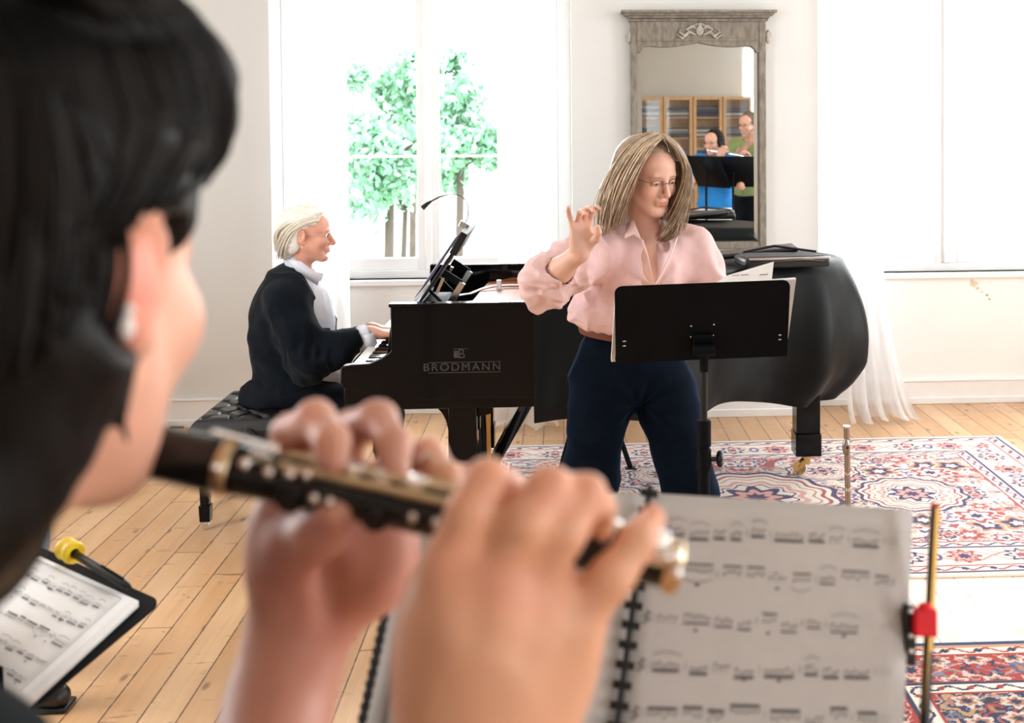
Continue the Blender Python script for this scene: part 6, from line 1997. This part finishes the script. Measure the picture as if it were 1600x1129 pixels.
# strand grooves follow the fall of the hair
w2 = np.stack([V[:, 0] * 1.0 + V[:, 2] * .25, V[:, 1] * 1.0, V[:, 2] * .10], 1)
g = vnoise(w2, 110, 3) * .0011 + vnoise(w2, 45, 5) * .0020
V = V + N * g[:, None]
cc = np.clip(1 + .9 * vnoise(w2, 140, 8) + .5 * vnoise(w2, 40, 9), .3, 3)
hm = fast_mesh('hair', V, F, M['hair_dark'], fp, np.stack([cc, cc * .98, cc * .95], 1))
from mathutils.bvhtree import BVHTree
_bv = BVHTree.FromPolygons([tuple(v) for v in V], [tuple(int(i) for i in q) for q in F])
def lay(g):
    out = []
    for p in g:
        o_ = Vector((0, 0, CAM_H)); dd_ = (p - o_).normalized(); h_ = _bv.ray_cast(o_, dd_)
        if h_[0] is not None and abs(h_[3] - (p - o_).length) < .06: p = h_[0] - dd_ * .0012
        out.append(p)
    return out
def dense(g, k=3):
    out = []
    for a, b in zip(g[:-1], g[1:]): out += [a.lerp(b, j / k) for j in range(k)]
    return out + [g[-1]]
def dk_(r):
    k = r.uniform(.5, 2.2); return (k, k * .97, k * .95)
GH = [[f_(235, -60, 0.530), f_(322, 60, 0.565), f_(350, 150, 0.590), f_(336, 235, 0.594), f_(300, 290, 0.580), f_(262, 318, 0.556)],
      [f_(170, -60, 0.495), f_(275, 70, 0.530), f_(302, 160, 0.558), f_(285, 240, 0.560), f_(235, 300, 0.535), f_(186, 345, 0.510)],
      [f_(90, -60, 0.468), f_(200, 80, 0.490), f_(232, 180, 0.513), f_(205, 270, 0.507), f_(160, 350, 0.493), f_(140, 450, 0.488)],
      [f_(0, -60, 0.448), f_(110, 90, 0.460), f_(140, 210, 0.475), f_(125, 310, 0.474), f_(100, 410, 0.472), f_(88, 530, 0.472)],
      [f_(-80, -40, 0.440), f_(20, 100, 0.448), f_(50, 230, 0.455), f_(50, 350, 0.458), f_(40, 470, 0.460), f_(20, 600, 0.462)]]
strands([lay(dense(g)) for g in GH], 700, .0026, M['hair_dark'], 'hair_lock', hm, 12, .0016, dk_, wave=.001, steps=20)
GD = [[f_(120, 160, .468), f_(150, 280, .482), f_(160, 400, .492), f_(140, 500, .496), f_(104, 610, .496), f_(40, 740, .492)],
      [f_(60, 120, .455), f_(80, 280, .465), f_(80, 430, .472), f_(48, 560, .476), f_(0, 680, .478), f_(-70, 800, .48)],
      [f_(0, 100, .455), f_(0, 280, .462), f_(-10, 430, .472), f_(-30, 580, .476), f_(-60, 720, .478), f_(-120, 860, .48)]]
strands(GD, 260, .0030, M['hair_dark'], 'hair_lock', hm, 13, .003, dk_, wave=.004)

# ---- the black wooden flute
A = f_(236, 704, .628); B = f_(1058, 886, .606)
flt = thing('wooden_flute', 'black wooden flute with silver and gold keys held in the player\'s two hands', 'flute', tuple(A))
d = (B - A); U = d.normalized(); L = d.length
M['ebony'] = mat('ebony', (.006, .0055, .005), .25, var=.3, spec=.4)
M['keygold'] = mat('worn_gold_key', (.58, .46, .30), .28, 1.0, var=.15)
def at(px): return A + d * ((px - 236) / (1058 - 236))
Z = Vector((0, 0, 1)); Z = (Z - U * Z.dot(U)).normalized(); X = U.cross(Z).normalized()
if X.y > 0: X = -X      # X towards the camera
MB().tube([A - U * .016, A - U * .010, A, A + U * .004, at(345)], [.0050, .0085, .0130, .0138, .0142], 32).build('head_joint', M['ebony'], flt)
MB().tube([at(346), at(350), at(360), at(366)], [.0142, .0150, .0150, .0138], 32).build('gold_ring', M['keygold'], flt)
MB().tube([at(366), at(420), at(1040)], [.0130, .0120, .0112], 32).build('body_tube', M['ebony'], flt)
MB().tube([at(1038), at(1046), at(1058), B + U * .002], [.0120, .0135, .0138, .0120], 32).build('end_ring', M['keygold'], flt)
rods = ((445, 705, .0150, .25), (470, 705, .0148, -.30), (870, 1035, .0150, .2))
for (p0, p1, r, ang) in rods:
    o_ = (Z * math.cos(ang) + X * math.sin(ang)) * r
    MB().cyl(at(p0) + o_, at(p1) + o_, .0019, n=14).build('key_rod', M['keygold'], flt)
o_ = (Z * math.cos(.75) + X * math.sin(.75)) * .0140
MB().cyl(at(440) + o_, at(710) + o_, .0022, n=14).build('key_rod', M['keygold'], flt)
MB().beam(at(322) + Z * .0165, at(418) + Z * .0150, .006, .0018, tuple(Z)).build('silver_bar', M['silver'], flt, bevel=.0006)  # thin silver bar along the top of the flute
MB().beam(at(395) + Z * .012 + X * .010, at(428) + Z * .012 + X * .010, .005, .003, tuple(X)).build('silver_bar', M['silver'], flt, bevel=.0006)
for px, ang, r in ((352, 1.3, .0028), (392, 1.0, .0030), (424, .15, .0032), (430, 1.1, .0028), (462, 1.0, .0030), (486, .9, .0028), (506, 1.6, .0028), (530, 1.6, .0028), (546, .1, .0030), (560, .2, .0028), (590, .1, .0028), (655, 1.5, .0026),
                   (690, 1.5, .0024), (905, .9, .0030), (985, .0, .0034), (1030, .3, .0036), (1048, .9, .0036), (1054, 1.4, .0034)):
    o_ = (Z * math.cos(ang) + X * math.sin(ang))
    MB().ell(at(px) + o_ * .0150, r, nu=14, nv=10).build('post', M['silver'], flt)
for px, r in ((500, .0075), (545, .0075), (592, .0078), (640, .0078), (850, .0075), (895, .0078), (940, .0078), (985, .0065), (1012, .0070)):
    c = at(px) + Z * .0125
    MB().tube([c, c + Z * .0030, c + Z * .0036], [r, r, r * .8], 20).build('key_cup', M['silver'], flt)
for px, ang in ((470, 1.9), (600, 1.9), (930, 1.4)):
    o_ = (Z * math.cos(ang) + X * math.sin(ang)); c = at(px) + o_ * .012
    MB().tube([c, c + o_ * .004], [.0070, .0064], 18).build('side_key', M['blackplastic'], flt)
for px, ang in ((1012, .55), (1030, 1.0)):
    o_ = (Z * math.cos(ang) + X * math.sin(ang)); c = at(px) + o_ * .0142
    MB().ell(c, (.009, .0035, .0045), nu=14, nv=8).build('foot_key', M['silver'], flt)
# ================================================================== the far side of the room, seen in the mirror
def V_(px, py, Y):           # point seen via the mirror: virtual depth -> real position
    D = 2 * (WALL_Y - .02) - Y
    q = P(px, py, D); return Vector((q.x, Y, q.z))
def make_player(label, base, face, H, top, bottom, hairm, shirt_mat, pants_mat, flute=True, old=False, long_hair=False):
    X, Y = base; f = Vector((math.sin(face), math.cos(face), 0)); r = Vector((f.y, -f.x, 0)); up = Vector((0, 0, 1))
    def w(a, b, c): return Vector((X, Y, 0)) + r * a + f * b + up * c * (H / 1.7)
    t = thing('person', label, 'person', (X, Y, 0))
    Hh = HM(w(0, .03, 1.585), -face, R_(8), 0, 1.0)
    mouth = Hh @ Vector((0, .10, -.066))
    S = Solid(); add_head(S, Hh, old=old, neck_to=w(0, 0, 1.42))
    fa = mouth + r * .02; fb = mouth + r * .56 + f * .06 - up * .07
    LH = mouth + r * .20 + f * .03 - up * .03; RH = mouth + r * .42 + f * .02 - up * .05
    sh = {-1: w(-.17, 0, 1.40), 1: w(.17, 0, 1.40)}; el = {-1: w(-.16, .22, 1.17), 1: w(.34, .10, 1.17)}
    wr = {-1: LH - r * .05 - up * .06 + f * .03, 1: RH - f * .06 - up * .06}
    for s in (-1, 1):
        S.chain([sh[s], el[s], wr[s]], [.045, .038, .026], k=.03)
    hand(S, wframe(wr[1], Vector((0, 0, 1)) + f * .5, -f * .6 + up * .3 + r * .2), flip=1, curls=[(30, 50, 30)] * 4)
    hand(S, wframe(wr[-1], Vector((0, 0, 1)) + r * .4, f * 1.0 + up * .2), flip=1, curls=[(30, 50, 30)] * 4)
    S.ell(w(0, 0, 1.30), (.15, .09, .14), k=.05)
    skinmesh(S, .0055, 'body', t, [(Hh, dict())], tint=(.95, .80, .74), noise=.0); eyes(Hh, t)
    glasses(Hh, t, M['black'])
    S = Solid(); A3 = Matrix((r, f, up)).transposed()
    S.ell(w(0, 0, 1.33), (.19, .115, .15), A3, k=.05); S.ell(w(0, 0, 1.13), (.18, .13, .18), A3, k=.06); S.ell(w(0, 0, .98), (.19, .13, .12), A3, k=.05)
    for s in (-1, 1): S.chain([sh[s], sh[s].lerp(el[s], .75)], [.072, .064], k=.04)
    S.ell(w(0, .02, 1.47), (.06, .07, .05), A3, k=.01, sub=True)
    clothmesh(S, .008, 'top', shirt_mat, t, amp=.007)
    S = Solid(); S.ell(w(0, 0, .93), (.175, .12, .12), A3, k=.05)
    for s in (-1, 1): S.chain([w(s * .09, 0, .88), w(s * .10, .01, .48), w(s * .11, 0, .09)], [.105, .072, .058], k=.03)
    clothmesh(S, .009, 'trousers', pants_mat, t, amp=.006)
    for s in (-1, 1):
        S = Solid(); S.chain([w(s * .11, -.04, .045), w(s * .11, .05, .045), w(s * .12, .16, .032)], [.044, .046, .034], k=.02)
        V, F = S.mesh(.007); V[:, 2] = np.maximum(V[:, 2], .001); fast_mesh('shoe', V, F, M['leather'], t)
    S = Solid(); S.M = Hh
    S.ell((0, -.03, .036), (.086, .102, .09), k=.01); S.ell((0, -.07, -.03), (.082, .055, .095), k=.03)
    if long_hair:
        for s in (-1, 1): S.ell((s * .075, -.01, -.03), (.022, .045, .09), k=.02)
    S.ell((0, .10, -.01), (.062, .055, .075), k=.01, sub=True)
    V, F = S.mesh(.005); N = vnormals(V, F); V = V + N * (.006 * fbm(V, 45, 2))[:, None]
    fast_mesh('hair', V, F, hairm, t, np.ones((len(V), 3)))
    return t, fa, fb
M['blue'] = mat('bright_blue_top', (.01, .22, .62), .8, var=.08)
M['green'] = mat('olive_green_shirt', (.30, .38, .14), .85, var=.1)
M['whitepants'] = mat('white_trousers', (.78, .78, .80), .85)
M['greyhair'] = mat('grey_brown_hair', (.16, .11, .08), .5, attr=True)
q = V_(1117, 215, 2.45)
t1, a1, b1 = make_player('dark-haired woman in a bright blue top and white trousers, reflected in the mirror playing flute', (q.x, 2.45), R_(-38), 1.66, 0, 0, M['hair_dark'], M['blue'], M['whitepants'], long_hair=True)
q = V_(1172, 200, 2.15)
t2, a2, b2 = make_player('tall man in an olive green shirt, reflected at the right edge of the mirror', (q.x, 2.15), R_(-48), 1.84, 0, 0, M['greyhair'], M['green'], M['trouser'], old=True)
for (a, b, lab) in ((a1, b1, 'silver flute played by the woman in blue in the mirror'), (a2, b2, 'silver flute played by the man in green in the mirror')):
    fl2 = thing('silver_flute', lab, 'flute', tuple(a), 0)
    d_ = (b - a)
    MB().tube([a - d_ * .06, b], .0095, 14).build('tube', M['silver'], fl2)
    MB().ell(a, (.02, .012, .012)).build('lip_plate', M['silver'], fl2)
    for k in range(8):
        c = a + d_ * (.36 + .07 * k) + Vector((0, 0, .010)); MB().cyl(c, c + Vector((0, 0, .003)), .008, n=12).build('key', M['silver'], fl2)
def plain_stand(label, top, face, w_=.50, h_=.32, tilt=.45):
    f = Vector((math.sin(face), math.cos(face), 0)); r = Vector((f.y, -f.x, 0)); up = Vector((0, 0, 1))
    t = thing('music_stand', label, 'music stand', (top.x, top.y, 0))
    upd = (up * math.cos(tilt) + f * math.sin(tilt)).normalized()
    c = [top - r * w_ / 2 - upd * h_ / 2, top + r * w_ / 2 - upd * h_ / 2, top + r * w_ / 2 + upd * h_ / 2, top - r * w_ / 2 + upd * h_ / 2]
    MB().add(c, [(0, 1, 2, 3)]).build('desk', M['black'], t, solid=.003)
    MB().add([c[0], c[1], c[1] - f * .05, c[0] - f * .05], [(0, 1, 2, 3)]).build('ledge', M['black'], t, solid=.003)
    MB().cyl(top + f * .02, Vector((top.x, top.y, .05)) + f * .02, .011).build('pole', M['black'], t)
    for k in range(3):
        a = face + k * 2.094; MB().beam(Vector((top.x, top.y, .2)) + f * .02, (top.x + .28 * math.cos(a), top.y + .28 * math.sin(a), .012), .02, .006).build('leg', M['black'], t)
    return t
plain_stand('black music stand in front of the woman in blue, seen in the mirror', V_(1106, 268, 2.98) , R_(-60))
plain_stand('black music stand between the woman in blue and the man in green, in the mirror', V_(1146, 268, 2.80), R_(-20), w_=.52)
# glazed pine bookcases on the near wall
fold = None
YB2 = BACK_Y + .38
x_ = V_(990, 200, YB2).x; random.seed(12)
ztop = V_(1060, 151, YB2).z
def bookcase(x0, w_, label):
    t = thing('bookcase', label, 'bookcase', (x0 + w_ / 2, BACK_Y + .2, 0), 0, 'pine bookcases on the near wall')
    m = MB(); y0, y1 = BACK_Y + .01, YB2
    m.bx(x0, x0 + .02, y0, y1, 0, ztop).bx(x0 + w_ - .02, x0 + w_, y0, y1, 0, ztop).bx(x0, x0 + w_, y0, y0 + .01, 0, ztop)
    m.bx(x0, x0 + w_, y0, y1, ztop - .03, ztop).bx(x0, x0 + w_, y0, y1, 0, .08)
    m.build('carcass', M['pine'], t)
    for k in range(1, 6): MB().bx(x0 + .02, x0 + w_ - .02, y0, y1 - .03, .08 + k * (ztop - .1) / 6, .10 + k * (ztop - .1) / 6).build('shelf', M['pine'], t)
    d = MB(); f = .055
    d.bx(x0 + .004, x0 + f, y1, y1 + .02, .08, ztop - .004).bx(x0 + w_ - f, x0 + w_ - .004, y1, y1 + .02, .08, ztop - .004)
    d.bx(x0 + f, x0 + w_ - f, y1, y1 + .02, .08, .08 + f).bx(x0 + f, x0 + w_ - f, y1, y1 + .02, ztop - f, ztop - .004)
    dd_ = d.build('door', M['pine'], t)
    MB().bx(x0 + f, x0 + w_ - f, y1 + .008, y1 + .012, .08 + f, ztop - f).build('glass_pane', M['glass'], dd_, flat=True)
FM = [mat('dark_folder', (.03, .035, .05), .7), mat('white_folder', (.6, .6, .58), .8), mat('blue_folder', (.05, .08, .16), .7), mat('grey_folder', (.2, .2, .22), .7)]
protos = {}
for k, name in enumerate(('leftmost', 'second', 'third', 'rightmost')):
    x0 = x_ + (k - .0) * .51
    bookcase(x0, .50, '%s of the pine bookcases with glass doors reflected in the mirror' % name)
    for s in range(2, 6):
        zb_ = .102 + s * (ztop - .1) / 6; z = zb_
        for j in range(7):
            h_ = random.choice((.014, .02, .028, .036)); mt = random.choice((0, 0, 2, 3, 1))
            if z + h_ > zb_ + (ztop - .1) / 6 - .05: break
            key = (h_, mt)
            if key not in protos:
                protos[key] = MB().bx(-.19, .19, -.13, .13, 0, h_).build('folder', FM[mt])
                o_ = protos[key]
            else:
                o_ = protos[key].copy(); COL.objects.link(o_)
            o_.location = (x0 + .25 + random.uniform(-.01, .01), BACK_Y + .2, z)
            tag(o_, 'flat music folder stacked behind glass in the pine bookcases seen in the mirror', 'folder', 'folders in the bookcases')
            z += h_ + .0005
